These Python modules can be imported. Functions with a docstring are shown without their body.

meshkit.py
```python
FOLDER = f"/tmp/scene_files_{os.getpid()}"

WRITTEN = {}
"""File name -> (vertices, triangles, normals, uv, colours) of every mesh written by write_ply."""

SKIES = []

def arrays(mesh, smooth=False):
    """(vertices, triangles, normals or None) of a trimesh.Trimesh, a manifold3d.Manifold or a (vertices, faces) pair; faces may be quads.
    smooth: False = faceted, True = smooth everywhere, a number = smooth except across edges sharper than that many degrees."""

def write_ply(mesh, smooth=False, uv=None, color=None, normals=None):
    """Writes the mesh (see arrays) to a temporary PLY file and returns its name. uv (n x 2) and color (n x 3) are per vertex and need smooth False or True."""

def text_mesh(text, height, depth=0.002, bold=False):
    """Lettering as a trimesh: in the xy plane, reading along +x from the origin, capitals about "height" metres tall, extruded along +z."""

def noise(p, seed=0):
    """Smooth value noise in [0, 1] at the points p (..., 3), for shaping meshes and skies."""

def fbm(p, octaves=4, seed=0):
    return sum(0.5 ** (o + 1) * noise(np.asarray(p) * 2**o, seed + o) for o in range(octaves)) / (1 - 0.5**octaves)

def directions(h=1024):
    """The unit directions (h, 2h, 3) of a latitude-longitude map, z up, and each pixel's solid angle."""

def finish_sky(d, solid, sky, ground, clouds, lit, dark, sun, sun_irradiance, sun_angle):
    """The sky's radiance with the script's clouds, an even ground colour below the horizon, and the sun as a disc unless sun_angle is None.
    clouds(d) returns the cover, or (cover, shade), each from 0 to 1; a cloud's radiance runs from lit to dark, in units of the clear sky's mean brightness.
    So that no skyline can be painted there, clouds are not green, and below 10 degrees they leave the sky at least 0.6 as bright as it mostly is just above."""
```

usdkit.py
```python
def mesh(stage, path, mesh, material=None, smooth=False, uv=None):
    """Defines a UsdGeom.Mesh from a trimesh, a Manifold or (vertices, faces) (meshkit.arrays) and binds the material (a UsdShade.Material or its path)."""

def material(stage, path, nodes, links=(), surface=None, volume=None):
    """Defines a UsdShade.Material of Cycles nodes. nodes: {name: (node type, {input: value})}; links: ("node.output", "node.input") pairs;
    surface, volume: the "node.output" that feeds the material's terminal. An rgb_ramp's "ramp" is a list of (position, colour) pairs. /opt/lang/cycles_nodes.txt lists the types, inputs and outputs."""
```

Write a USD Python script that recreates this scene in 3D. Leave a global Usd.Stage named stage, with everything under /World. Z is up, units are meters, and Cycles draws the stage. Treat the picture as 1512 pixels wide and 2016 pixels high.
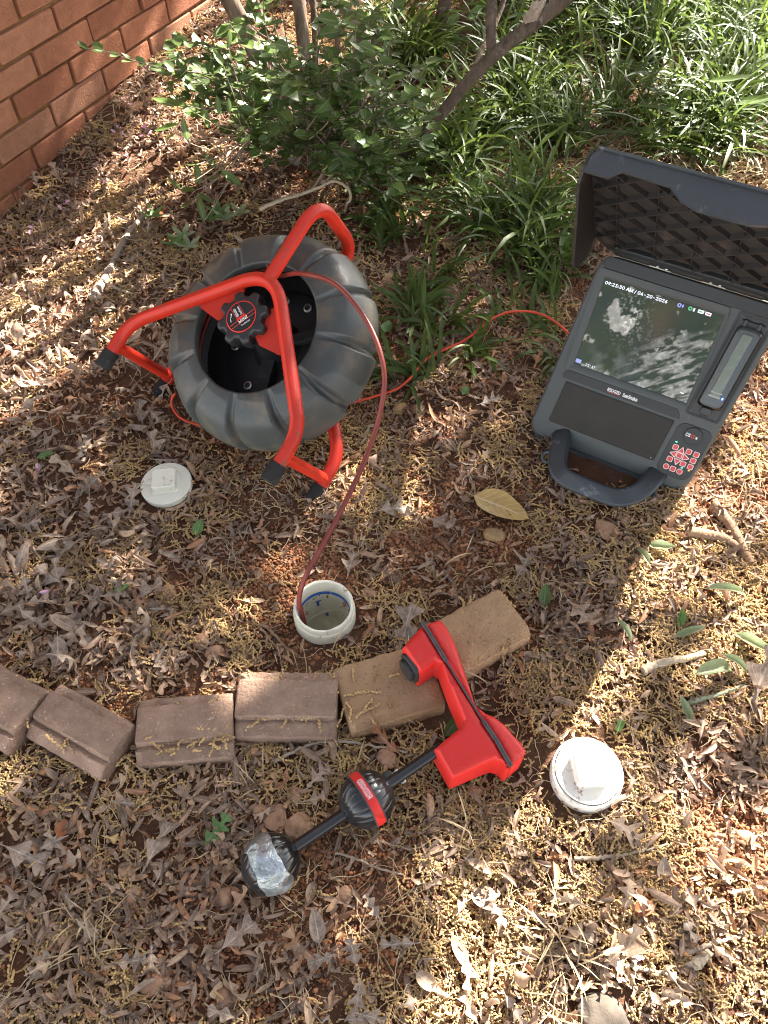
import math, random
import numpy as np
import trimesh, usdkit, meshkit
from pxr import Usd, UsdGeom, UsdLux, UsdShade, Sdf, Gf, Vt
from scipy.spatial import Delaunay
from shapely.geometry import Polygon, Point

stage = Usd.Stage.CreateInMemory()
UsdGeom.SetStageUpAxis(stage, UsdGeom.Tokens.z)
UsdGeom.SetStageMetersPerUnit(stage, 1.0)
UsdGeom.Xform.Define(stage, '/World')
UsdGeom.Scope.Define(stage, '/World/Looks')
rng = np.random.default_rng(7)
PI = math.pi

# ------------------------------------------------------------------ camera, sky, sun, exposure
PITCH, HEIGHT, FPX = 36.0, 1.35, 1520.0
cam = UsdGeom.Camera.Define(stage, '/World/camera')
cam.AddTranslateOp().Set(Gf.Vec3d(0, 0, HEIGHT)); cam.AddRotateXOp().Set(PITCH)
cam.CreateHorizontalApertureAttr(36.0); cam.CreateFocalLengthAttr(36.0 * FPX / 1512.0)
cam.CreateClippingRangeAttr(Gf.Vec2f(0.05, 500.0))
cam.CreateExposureAttr(3.35)
SUN_AZ, SUN_EL = math.radians(37.0), math.radians(36.0)
SUN = np.array([math.sin(SUN_AZ) * math.cos(SUN_EL), math.cos(SUN_AZ) * math.cos(SUN_EL), math.sin(SUN_EL)])
dome = UsdLux.DomeLight.Define(stage, '/World/sky')
dome.GetPrim().SetCustomDataByKey('kind', 'structure')
skym = usdkit.material(stage, '/World/Looks/sky', {
    's': ('sky_texture', {'sky_type': 'single_scattering', 'sun_disc': False, 'sun_elevation': SUN_EL, 'sun_rotation': SUN_AZ}),
    'g': ('texture_coordinate', {}), 'n': ('noise_texture', {'scale': 2.2, 'detail': 6.0, 'roughness': .6}), 'r': ('rgb_ramp', {'ramp': [(.30, (.35, .35, .35)), (.75, (.9, .9, .9))]}),
    'w': ('rgb_to_bw', {}), 'wc': ('combine_color', {}), 'wa': ('mix', {'mix_type': 'multiply', 'fac': 1.0, 'color2': (1.35, 1.28, 1.18)}), 'm': ('mix', {}),
    'b': ('background_shader', {'strength': 0.05})},
    [('g.generated', 'n.vector'), ('n.fac', 'r.fac'), ('s.color', 'w.color'), ('w.val', 'wc.r'), ('w.val', 'wc.g'), ('w.val', 'wc.b'), ('wc.color', 'wa.color1'), ('r.color', 'm.fac'), ('s.color', 'm.color1'), ('wa.color', 'm.color2'), ('m.color', 'b.color')], surface='b.background')
UsdShade.MaterialBindingAPI.Apply(dome.GetPrim()).Bind(skym)
sun = UsdLux.DistantLight.Define(stage, '/World/sun')
sun.CreateNormalizeAttr(True); sun.CreateIntensityAttr(1.25); sun.CreateAngleAttr(0.53); sun.CreateColorAttr(Gf.Vec3f(1.0, 0.93, 0.84))
zq = Gf.Rotation(Gf.Vec3d(0, 0, 1), Gf.Vec3d(*map(float, SUN)))
sun.AddOrientOp().Set(Gf.Quatf(zq.GetQuat()))

# ------------------------------------------------------------------ helpers
_p = math.radians(PITCH)
CO = np.array([0, 0, HEIGHT]); CR = np.array([1.0, 0, 0]); CU = np.array([0, math.cos(_p), math.sin(_p)]); CF = np.array([0, math.sin(_p), -math.cos(_p)])
def ray(px, py): return (px - 756) / FPX * CR - (py - 1008) / FPX * CU + CF
def at(px, py, z=0.0):
    d = ray(px, py); return CO + d * (z - HEIGHT) / d[2]
def at_y(px, py, y):
    d = ray(px, py); return CO + d * y / d[1]
def proj(P):
    q = np.asarray(P, float) - CO; z = q @ CF
    return np.stack([756 + FPX * (q @ CR) / z, 1008 - FPX * (q @ CU) / z], -1)

WQ = at(200, 222); WA = math.radians(26.0)
WD = np.array([math.sin(WA), math.cos(WA), 0]); WN = np.array([math.cos(WA), -math.sin(WA), 0])
def gz(x, y):
    x, y = np.asarray(x, float), np.asarray(y, float)
    s = (x - WQ[0]) * WD[0] + (y - WQ[1]) * WD[1]; t = (x - WQ[0]) * WN[0] + (y - WQ[1]) * WN[1]
    b = np.clip(1 - t / 0.75, 0, 1); b = b * b * (3 - 2 * b)
    p = np.stack([x, y, 0 * x], -1)
    return 0.155 * np.clip(s, -0.75, 0.9) * b + 0.026 * (meshkit.noise(p * 3.1 + 5, 3) - .5) + 0.014 * (meshkit.noise(p * 11 + 9, 4) - .5)
def at_g(px, py, dz=0.0):
    z = 0.0
    for _ in range(4):
        P = at(px, py, z + dz); z = float(gz(P[0], P[1]))
    return at(px, py, z + dz)

_used = {}
def numbered(parent, name):
    k = (parent, name); n = _used.get(k, 0); _used[k] = n + 1
    return f'{parent}/{name}' if n == 0 else f'{parent}/{name}_{n:03d}'
def ppath(parent): return '/World' if parent is None else (parent if isinstance(parent, str) else str(parent.GetPath()))
def tag(prim, label=None, cat=None, group=None, kind=None):
    for k, v in (('label', label), ('category', cat), ('group', group), ('kind', kind)):
        if v: prim.SetCustomDataByKey(k, v)
    return prim
def obj(name, mesh, m, parent=None, smooth=False, uv=None, label=None):
    if uv is None and smooth is True and hasattr(mesh, 'metadata') and len(mesh.metadata.get('uv', ())) == len(mesh.vertices): uv = mesh.metadata['uv']
    pr = usdkit.mesh(stage, numbered(ppath(parent), name), mesh, m, smooth, uv).GetPrim()
    if label: pr.SetCustomDataByKey('label', label)
    return pr
def thing(name, label, cat, M=None, group=None):
    x = UsdGeom.Xform.Define(stage, numbered('/World', name))
    if M is not None:
        x.AddTransformOp().Set(Gf.Matrix4d(*np.asarray(M, float).T.ravel().tolist()))
    return tag(x.GetPrim(), label, cat, group)
def frame(R, T):
    M = np.eye(4); M[:3, :3] = R; M[:3, 3] = T; return M

def TM(v, f): return trimesh.Trimesh(np.asarray(v, float), np.asarray(f, int), process=False)
def cat(*ms): return trimesh.util.concatenate([m for m in ms])
def loft(rings, cap0=True, cap1=True, closed=True):
    rings = np.asarray(rings, float); k, n = rings.shape[:2]
    v = list(rings.reshape(-1, 3)); f = []
    for i in range(k - 1):
        for j in range(n if closed else n - 1):
            a, b = i * n + j, i * n + (j + 1) % n
            f += [[a, b, b + n], [a, b + n, a + n]]
    for flag, i, rev in ((cap0, 0, True), (cap1, k - 1, False)):
        if flag:
            c = len(v); v.append(rings[i].mean(0))
            for j in range(n):
                a, b = i * n + j, i * n + (j + 1) % n
                f.append([c, b, a] if rev else [c, a, b])
    return TM(v, f)
def tube(P, r, n=10, caps=True):
    P = np.asarray(P, float); r = np.broadcast_to(r, len(P))
    T = np.gradient(P, axis=0); T /= np.maximum(np.linalg.norm(T, axis=1, keepdims=True), 1e-9)
    a = np.array([0, 0, 1.0]) if abs(T[0][2]) < .9 else np.array([1.0, 0, 0])
    N = np.cross(T[0], a); N /= np.linalg.norm(N); rings = []
    ang = np.arange(n) * 2 * PI / n
    for i in range(len(P)):
        N = N - T[i] * (N @ T[i]); N /= np.linalg.norm(N); B = np.cross(T[i], N)
        rings.append(P[i] + r[i] * (np.cos(ang)[:, None] * N + np.sin(ang)[:, None] * B))
    return loft(rings, caps, caps)
def fillet(P, r, n=7):
    P = [np.asarray(p, float) for p in P]; out = [P[0]]
    for i in range(1, len(P) - 1):
        a, b, c = P[i - 1], P[i], P[i + 1]; u = (a - b); w = (c - b); lu, lw = np.linalg.norm(u), np.linalg.norm(w)
        d = min(r, lu * .48, lw * .48); s, e = b + u / lu * d, b + w / lw * d
        for t in np.linspace(0, 1, n): out.append((1 - t) ** 2 * s + 2 * t * (1 - t) * b + t * t * e)
    out.append(P[-1]); return np.array(out)
def spline(P, n):
    from scipy.interpolate import CubicSpline
    P = np.asarray(P, float); d = np.r_[0, np.cumsum(np.linalg.norm(np.diff(P, axis=0), axis=1))]
    return CubicSpline(d, P)(np.linspace(0, d[-1], n))
def rr(w, h, r, n=5):
    r = max(min(r, w / 2 - 1e-5, h / 2 - 1e-5), 1e-5); out = []
    for cx, cy, a0 in ((w / 2 - r, h / 2 - r, 0), (-w / 2 + r, h / 2 - r, PI / 2), (-w / 2 + r, -h / 2 + r, PI), (w / 2 - r, -h / 2 + r, 1.5 * PI)):
        for t in np.linspace(0, PI / 2, n): out.append((cx + r * math.cos(a0 + t), cy + r * math.sin(a0 + t)))
    return np.array(out)
def rbox(u0, u1, v0, v1, n0, n1, r=.003, ch=.0015, n=4):
    """rounded slab between n0 and n1 in local (u, v, n), its upper edge chamfered"""
    w, h, c = u1 - u0, v1 - v0, np.array([(u0 + u1) / 2, (v0 + v1) / 2])
    R = []
    for z, i in ((n0, 0), (n1 - ch, 0), (n1 - ch * .3, ch * .3), (n1, ch)):
        R.append(np.c_[rr(w - 2 * i, h - 2 * i, r, n) + c, np.full(4 * n, z)])
    return loft(R)
def ringframe(o, i, z0, z1, zi):
    """frame between outer rect o and inner rect i (u0,u1,v0,v1): top at z1, inner edge slopes to zi"""
    def R(q, z, r): return np.c_[rr(q[1] - q[0], q[3] - q[2], r, 4) + [(q[0] + q[1]) / 2, (q[2] + q[3]) / 2], np.full(16, z)]
    j = (i[0] - .006, i[1] + .006, i[2] - .006, i[3] + .006)
    return loft([R(o, z0, .006), R(o, z1, .006), R(j, z1, .004), R(i, zi, .002)], False, False)
def prism(poly, z0, z1):
    m = trimesh.creation.extrude_polygon(poly, z1 - z0, engine='earcut'); m.apply_translation([0, 0, z0]); return m
def pillow(poly, z0, top, rad, step, prof=1.0):
    """solid over poly from z0 up to top(x, y), its rim rounded over the width rad"""
    b = np.array(poly.segmentize(step).exterior.coords)[:-1]
    pts = [b]
    for d in (rad * .12, rad * .4, rad * .8):
        q = poly.buffer(-d)
        for g in getattr(q, 'geoms', [q]):
            if not g.is_empty: pts.append(np.array(g.segmentize(step).exterior.coords)[:-1])
    q = poly.buffer(-rad * 1.05); x0, y0, x1, y1 = poly.bounds
    gx, gy = np.meshgrid(np.arange(x0, x1, step * 1.4), np.arange(y0, y1, step * 1.4)); gp = np.c_[gx.ravel(), gy.ravel()]
    if not q.is_empty: gp = gp[[q.contains(Point(*p)) for p in gp]]; pts.append(gp)
    P = np.vstack(pts); ext = poly.exterior
    d = np.array([ext.distance(Point(*p)) for p in P]); d[:len(b)] = 0
    u = np.clip(d / rad, 0, 1); k = np.sqrt(np.maximum(1 - (1 - u) ** 2, 0)) * prof + (1 - prof)
    h = np.array([top(*p) for p in P]); z = z0 + (h - z0) * (.45 + .55 * k)
    tri = Delaunay(P).simplices; ce = P[tri].mean(1)
    tri = tri[[poly.contains(Point(*c)) for c in ce]]
    a = P[tri]; cr = (a[:, 1, 0] - a[:, 0, 0]) * (a[:, 2, 1] - a[:, 0, 1]) - (a[:, 1, 1] - a[:, 0, 1]) * (a[:, 2, 0] - a[:, 0, 0])
    tri[cr < 0] = tri[cr < 0][:, ::-1]
    v = np.vstack([np.c_[P, z], np.c_[b, np.full(len(b), z0)]]); nb, n0 = len(b), len(P)
    f = list(tri)
    ccw = poly.exterior.is_ccw
    for i in range(nb):
        j = (i + 1) % nb
        q = [[n0 + i, n0 + j, j], [n0 + i, j, i]]
        f += q if ccw else [t[::-1] for t in q]
    m = trimesh.creation.triangulate_polygon(Polygon(b), engine='earcut')
    o = len(v); v = np.vstack([v, np.c_[m[0], np.full(len(m[0]), z0)]]); f += [[o + t[0], o + t[2], o + t[1]] for t in m[1]]
    return TM(v, f)
def revolve(prof, n=48, mod=None):
    prof = np.asarray(prof, float); th = np.arange(n) * 2 * PI / n; R = []
    for k, (r, z) in enumerate(prof):
        q = np.full(n, r) if mod is None else r + mod(k, th)
        R.append(np.c_[q * np.cos(th), q * np.sin(th), np.full(n, z)])
    return loft(R, False, False)
def text(s, h, M=None, depth=.0004, bold=False, center=True, width=None):
    m = meshkit.text_mesh(s, h, depth, bold); v = np.array(m.vertices)
    if width: v[:, 0] *= width / np.ptp(v[:, 0])
    if center: v[:, 0] -= v[:, 0].mean() * 0 + (v[:, 0].max() + v[:, 0].min()) / 2; v[:, 1] -= h / 2
    m = TM(v, m.faces)
    if M is not None: m.apply_transform(M)
    return m
def T4(x=0, y=0, z=0, rz=0):
    c, s = math.cos(rz), math.sin(rz)
    return np.array([[c, -s, 0, x], [s, c, 0, y], [0, 0, 1, z], [0, 0, 0, 1.0]])

# ------------------------------------------------------------------ materials
def mat(name, c1, c2=None, scale=30.0, rough=.6, bump=0.0, bscale=None, spec=.4, metal=0.0, dirt=None, dscale=9.0, damt=(.52, .68), rand=None, trans=0.0, detail=4.0, coat=0.0, stretch=None, island=False, vein=0.0):
    c2 = c2 or c1
    N = {'g': ('geometry', {}), 'n': ('noise_texture', {'scale': scale, 'detail': detail, 'roughness': .6}),
         'r': ('rgb_ramp', {'ramp': [(.3, c1), (.7, c2)]}), 'p': ('principled_bsdf', {'roughness': rough, 'specular_ior_level': spec, 'metallic': metal, 'coat_weight': coat})}
    L = [('n.fac', 'r.fac')]
    src = 'g.position'
    if stretch:
        N['mp'] = ('mapping', {'scale': stretch}); L += [('g.position', 'mp.vector')]; src = 'mp.vector'
    L += [(src, 'n.vector')]
    col = 'r.color'
    if rand:   # a ramp over the random number of each instance / each island
        N['oi'] = ('geometry', {}) if island else ('object_info', {}); N['rr'] = ('rgb_ramp', {'ramp': rand})
        N['mx'] = ('mix', {'mix_type': 'multiply', 'fac': 1.0})
        L += [('oi.random_per_island' if island else 'oi.random', 'rr.fac'), (col, 'mx.color1'), ('rr.color', 'mx.color2')]; col = 'mx.color'
    if dirt:
        N['dn'] = ('noise_texture', {'scale': dscale, 'detail': 6.0, 'roughness': .65}); N['dr'] = ('rgb_ramp', {'ramp': [(damt[0], (0, 0, 0)), (damt[1], (1, 1, 1))]})
        N['dm'] = ('mix', {'color2': dirt}); L += [('g.position', 'dn.vector'), ('dn.fac', 'dr.fac'), ('dr.color', 'dm.fac'), (col, 'dm.color1')]; col = 'dm.color'
    if vein:   # pale midrib and side veins, along the leaf's own coordinates
        N.update({'uv': ('uvmap', {'attribute': 'st'}), 'sx': ('separate_xyz', {}), 'ab': ('math', {'math_type': 'absolute'}), 'mr': ('map_range', {'from_min': .03, 'from_max': .09, 'to_min': 1.0, 'to_max': 0.0, 'clamp': True}),
                  'k1': ('math', {'math_type': 'multiply_add', 'value2': -.22}), 'k2': ('math', {'math_type': 'multiply', 'value2': 8.0}), 'k3': ('math', {'math_type': 'fraction'}), 'k4': ('map_range', {'from_min': .07, 'from_max': .15, 'to_min': .55, 'to_max': 0.0, 'clamp': True}),
                  'mxv': ('math', {'math_type': 'maximum'}), 'vf': ('math', {'math_type': 'multiply', 'value2': vein}), 'vm': ('mix', {'mix_type': 'screen', 'color2': (.5, .46, .38)})})
        L += [('uv.UV', 'sx.vector'), ('sx.y', 'ab.value1'), ('ab.value', 'mr.value'), ('ab.value', 'k1.value1'), ('sx.x', 'k1.value3'), ('k1.value', 'k2.value1'), ('k2.value', 'k3.value1'), ('k3.value', 'k4.value'),
              ('mr.result', 'mxv.value1'), ('k4.result', 'mxv.value2'), ('mxv.value', 'vf.value1'), ('vf.value', 'vm.fac'), (col, 'vm.color1')]; col = 'vm.color'
    L.append((col, 'p.base_color'))
    if bump:
        N['bn'] = ('noise_texture', {'scale': bscale or scale * 3, 'detail': 5.0, 'roughness': .65}); N['bu'] = ('bump', {'strength': 1.0, 'distance': bump})
        L += [(src, 'bn.vector'), ('bn.fac', 'bu.height'), ('bu.normal', 'p.normal')]
    out = 'p.BSDF'
    if trans:
        N['tr'] = ('translucent_bsdf', {}); N['mc'] = ('mix_closure', {'fac': trans}); N['gm'] = ('gamma', {'gamma': .8})
        L += [(col, 'gm.color'), ('gm.color', 'tr.color'), ('p.BSDF', 'mc.closure1'), ('tr.BSDF', 'mc.closure2')]; out = 'mc.closure'
    return usdkit.material(stage, '/World/Looks/' + name, N, L, surface=out)
def glow(name, c, s): return usdkit.material(stage, '/World/Looks/' + name, {'e': ('emission', {'color': c, 'strength': s})}, [], surface='e.emission')

M = {}
M['soil'] = mat('soil', (0.078, 0.037, 0.022), (0.165, 0.092, 0.056), 22, .95, .010, 190, .1, dirt=(.125, .058, .034), dscale=3.2, damt=(.5, .62))
M['clod'] = mat('clod', (0.2, 0.105, 0.062), (0.32, 0.19, 0.115), 90, .95, .001, 500, .1, rand=[(0, (.6, .55, .5)), (.4, (1, .85, .75)), (.7, (1.1, .75, .55)), (1, (1.25, 1.15, 1.05))])
M['stone'] = mat('stone', (.2520, .1380, .0840), (.4080, .2520, .1560), 60, .9, .0015, 260, .15, dirt=(.17, .08, .05), dscale=30)
M['stone_tan'] = mat('stone_tan', (.36, .23, .09), (.25, .16, .09), 50, .85, .0012, 240, .2)
M['stone_grey'] = mat('stone_grey', (0.115, 0.095, 0.075), (0.075, 0.06, 0.048), 50, .9, .0012, 240, .2)
LR = [(0, (.45, .38, .35)), (.2, (.75, .64, .60)), (.45, (1.0, .88, .82)), (.7, (1.2, 1.1, 1.0)), (.82, (1.3, .85, .55)), (.9, (1.55, 1.45, 1.25)), (.95, (1.2, .7, .4)), (1, (.5, .34, .26))]
M['dead_leaf'] = mat('dead_leaf', (0.25, 0.18, 0.128), (0.35, 0.262, 0.19), 140, .55, .0006, 260, .4, rand=LR, trans=.18, vein=.35, dirt=(.13, .09, .065), dscale=60, damt=(.5, .7))
M['dead_leaf_one'] = mat('dead_leaf_one', (0.21, 0.148, 0.108), (0.34, 0.252, 0.188), 120, .55, .0006, 260, .45, trans=.18, dirt=(.085, .058, .042), dscale=55, damt=(.48, .7), vein=.4)
M['dead_leaf_tan'] = mat('dead_leaf_tan', (.4185, .3038, .2093), (.2970, .2025, .1350), 120, .555, .0006, 260, .4, trans=.2, dirt=(.16, .1, .06), dscale=40, vein=.4)
M['dead_leaf_rust'] = mat('dead_leaf_rust', (.33, .12, .045), (.22, .08, .035), 30, .5, .0006, 260, .4, trans=.25)
M['yellow_leaf'] = mat('yellow_leaf', (.50, .33, .10), (.36, .22, .07), 35, .45, .0005, 200, .5, dirt=(.14, .08, .03), dscale=55, damt=(.6, .7), trans=.12, vein=0.5)
M['catkin'] = mat('catkin', (.355, .248, .130), (.50, .362, .210), 200, .9, 0, None, .1, rand=[(0, (.6, .55, .5)), (.35, (.9, .85, .75)), (.7, (1.1, 1.05, .85)), (1, (1.2, 1.1, .9))])
M['straw'] = mat('straw', (.4250, .3250, .1875), (.5625, .4500, .2875), 60, .8, 0, None, .2, rand=[(0, (.6, .5, .42)), (.6, (1, 1, 1)), (1, (1.2, 1.15, 1.1))])
M['grass'] = mat('grass', (0.072, 0.102, 0.013), (0.112, 0.15, 0.02), 18, .5, 0, None, .35, rand=[(0, (.65, .75, .8)), (.45, (1, 1, 1)), (.78, (1.25, 1.2, .8)), (.88, (1.4, 1.25, .6)), (.93, (2.6, 1.7, 1.2)), (1, (4, 2.3, 2.0))], trans=.42, island=True)
M['shrub_leaf'] = mat('shrub_leaf', (0.052, 0.092, 0.018), (0.08, 0.135, 0.026), 40, .42, 0, None, .4, trans=.34, vein=0.3)
M['shrub_leaf_light'] = mat('shrub_leaf_light', (0.075, 0.13, 0.024), (0.11, 0.17, 0.034), 40, .36, 0, None, .5, trans=.38, vein=0.3)
M['green_leaf'] = mat('green_leaf', (.07, .16, .035), (.11, .22, .05), 40, .4, .0005, 200, .5, trans=.3, vein=0.3)
M['wilted_leaf'] = mat('wilted_leaf', (.20, .25, .13), (.28, .33, .18), 40, .5, .0005, 200, .4, trans=.25, vein=0.3)
M['crown_leaf'] = mat('crown_leaf', (.045, .085, .02), (.06, .11, .03), 5, .5, 0, None, .4, trans=.12)
M['petal'] = mat('petal', (.75, .52, .62), (.72, .36, .52), 60, .5, 0, None, .3, trans=.3)
M['bark'] = mat('bark', (.085, .058, .04), (.21, .155, .115), 40, .9, .006, 70, .1, stretch=(1, 1, .12), dirt=(.20, .19, .16), dscale=20)
M['bark_dark'] = mat('bark_dark', (0.045, 0.034, 0.026), (0.15, 0.11, 0.08), 50, .9, .007, 70, .08, stretch=(1, 1, .3), dirt=(.19, .165, .135), dscale=30, damt=(.58, .7))
M['twig'] = mat('twig', (.24, .18, .13), (.36, .29, .22), 60, .85, .0015, 200, .15)
M['twig_pale'] = mat('twig_pale', (.42, .34, .24), (.34, .27, .19), 60, .85, .0012, 200, .15)
M['root'] = mat('root', (.27, .175, .11), (.18, .11, .07), 40, .85, .003, 120, .1)
BR = [(.35, .150, .085), (.29, .118, .068), (.40, .185, .108), (.26, .108, .066), (.34, .165, .10), (.17, .085, .062)]
for k, cbr in enumerate(BR):
    M[f'brick{k}'] = mat(f'brick_{k}', cbr, tuple(.76 * x for x in cbr), 34, .92, .004, 130, .1, dirt=(.42, .27, .19), dscale=70, damt=(.64, .73))
M['mortar'] = mat('mortar', (0.2, 0.1, 0.04), (0.27, 0.145, 0.062), 30, .95, .003, 180, .1)
M['paver_mauve'] = mat('paver_mauve', (.225, .142, .102), (.325, .218, .158), 30, .95, .006, 170, .1, dirt=(.40, .33, .25), dscale=150, damt=(.60, .66))
M['paver_tan'] = mat('paver_tan', (0.4, 0.255, 0.145), (0.32, 0.2, 0.112), 24, .95, .005, 170, .1, dirt=(.17, .12, .075), dscale=130, damt=(.60, .67))
M['pvc'] = mat('pvc', (0.76, 0.74, 0.6), (0.82, 0.8, 0.68), 30, .38, .0004, 90, .45, dirt=(.33, .21, .11), dscale=34, damt=(.61, .72), trans=.25)
M['pvc_dirty'] = mat('pvc_dirty', (.70, .66, .56), (.76, .73, .66), 30, .45, .0004, 90, .4, dirt=(.33, .16, .09), dscale=48, damt=(.56, .64))
M['pvc_blue'] = mat('pvc_blue', (.03, .10, .36), (.04, .13, .42), 40, .4)
M['dark'] = mat('dark', (.012, .011, .01), (.03, .026, .022), 40, .9)
M['reel_red'] = mat('reel_red', (.4680, .0250, .0109), (.4056, .0218, .0101), 14, .40, .0003, 300, .35, dirt=(.20, .05, .03), dscale=38, damt=(.60, .68), coat=0.0)
M['drum_grey'] = mat('drum_grey', (0.036, 0.04, 0.037), (0.05, 0.054, 0.05), 9, .40, .0006, 300, .5, dirt=(.085, .070, .050), dscale=17, damt=(.50, .66))
M['black'] = mat('black', (.0084, .0084, .0084), (.0144, .0144, .0138), 40, .42, .0004, 300, .5)
M['black_matt'] = mat('black_matt', (.0126, .0119, .0112), (.0210, .0196, .0182), 60, .7, .0006, 300, .3, dirt=(.09, .07, .05), dscale=22, damt=(.62, .8))
M['gloss_black'] = mat('gloss_black', (.0070, .0070, .0077), (.0112, .0112, .0119), 30, .16, .0, None, .6, dirt=(.04, .036, .03), dscale=40, damt=(.66, .85))
M['steel'] = mat('steel', (.45, .42, .38), (.35, .32, .29), 60, .35, 0, None, .5, .9)
M['cable'] = mat('cable', (0.125, 0.016, 0.01), (0.165, 0.025, 0.015), 20, .42, 0, None, .5, dirt=(.16, .07, .05), dscale=40, damt=(.58, .75), coat=0.0)
M['cord'] = mat('cord', (.5440, .0553, .0187), (.4760, .0425, .0170), 20, .45, 0, None, .4)
M['case_grey'] = mat('case_grey', (.0341, .0391, .0374), (.0407, .0457, .0435), 6, .42, .0004, 500, .45, dirt=(.14, .12, .09), dscale=40, damt=(.66, .82))
M['case_dark'] = mat('case_dark', (.0121, .0138, .0143), (.0165, .0182, .0182), 20, .45, .0003, 400, .4)
M['case_blue'] = mat('case_blue', (.0273, .0312, .0338), (.0351, .0390, .0416), 12, .38, .0006, 120, .5, dirt=(.17, .17, .18), dscale=26, damt=(.6, .75))
M['lid_inside'] = mat('lid_inside', (.0170, .0145, .0130), (.0250, .0210, .0185), 14, .6, .0004, 300, .35, dirt=(.085, .06, .045), dscale=18, damt=(.55, .8))
M['panel_brown'] = mat('panel_brown', (.0100, .0080, .0060), (.0170, .0135, .0095), 24, .38, .0002, 300, .25)
M['print_white'] = mat('print_white', (.72, .72, .70), None, 10, .5)
M['print_red'] = mat('print_red', (.62, .03, .02), None, 10, .4)
M['button_red'] = mat('button_red', (.50, .07, .07), (.42, .05, .05), 200, .5)
M['button_pale'] = mat('button_pale', (.72, .50, .48), None, 10, .5)
M['usb_green'] = mat('usb_green', (0.2, 0.225, 0.15), (0.13, 0.15, 0.1), 60, .4)
M['clear_cover'] = usdkit.material(stage, '/World/Looks/clear_cover', {'t': ('transparent_bsdf', {'color': (.86, .88, .84)}), 'g': ('glossy_bsdf', {'color': (.9, .9, .9), 'roughness': .08}), 'f': ('fresnel', {'IOR': 1.55}), 'm': ('mix_closure', {})},
    [('f.fac', 'm.fac'), ('t.BSDF', 'm.closure1'), ('g.BSDF', 'm.closure2')], surface='m.closure')
M['tool_red'] = mat('tool_red', (.5412, .0230, .0180), (.4920, .0197, .0164), 10, .42, .0003, 260, .32, dirt=(.46, .06, .045), dscale=30, damt=(.62, .75), coat=0.0)
M['gasket'] = mat('gasket', (.035, .033, .035), (.055, .052, .052), 60, .7)
M['tape'] = usdkit.material(stage, '/World/Looks/silver_tape', {'g': ('geometry', {}), 'n': ('noise_texture', {'scale': 55.0, 'detail': 4.0}), 'r': ('rgb_ramp', {'ramp': [(.35, (.24, .26, .25)), (.65, (.44, .47, .48))]}),
    'b': ('bump', {'distance': .006}), 'p': ('principled_bsdf', {'metallic': .75, 'roughness': .26})}, [('g.position', 'n.vector'), ('n.fac', 'r.fac'), ('r.color', 'p.base_color'), ('n.fac', 'b.height'), ('b.normal', 'p.normal')], surface='p.BSDF')
M['screen'] = usdkit.material(stage, '/World/Looks/screen', {'a': ('attribute', {'attribute': 'screencol'}), 'e': ('emission', {'strength': .085}), 'p': ('principled_bsdf', {'base_color': (.004, .005, .004), 'roughness': .25, 'specular_ior_level': .12}), 'm': ('add_closure', {})},
    [('a.color', 'e.color'), ('e.emission', 'm.closure1'), ('p.BSDF', 'm.closure2')], surface='m.closure')
M['screen_text'] = glow('screen_text', (.85, .88, 1.0), .15)
M['screen_green'] = glow('screen_green', (.15, .55, .3), .11)
M['screen_red'] = glow('screen_red', (.7, .1, .1), .11)
M['screen_blue'] = glow('screen_blue', (.4, .45, 1.0), .11)
M['led_green'] = glow('led_green', (.1, 1.0, .5), .3)
M['led_orange'] = glow('led_orange', (1.0, .5, .1), .2)
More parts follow.
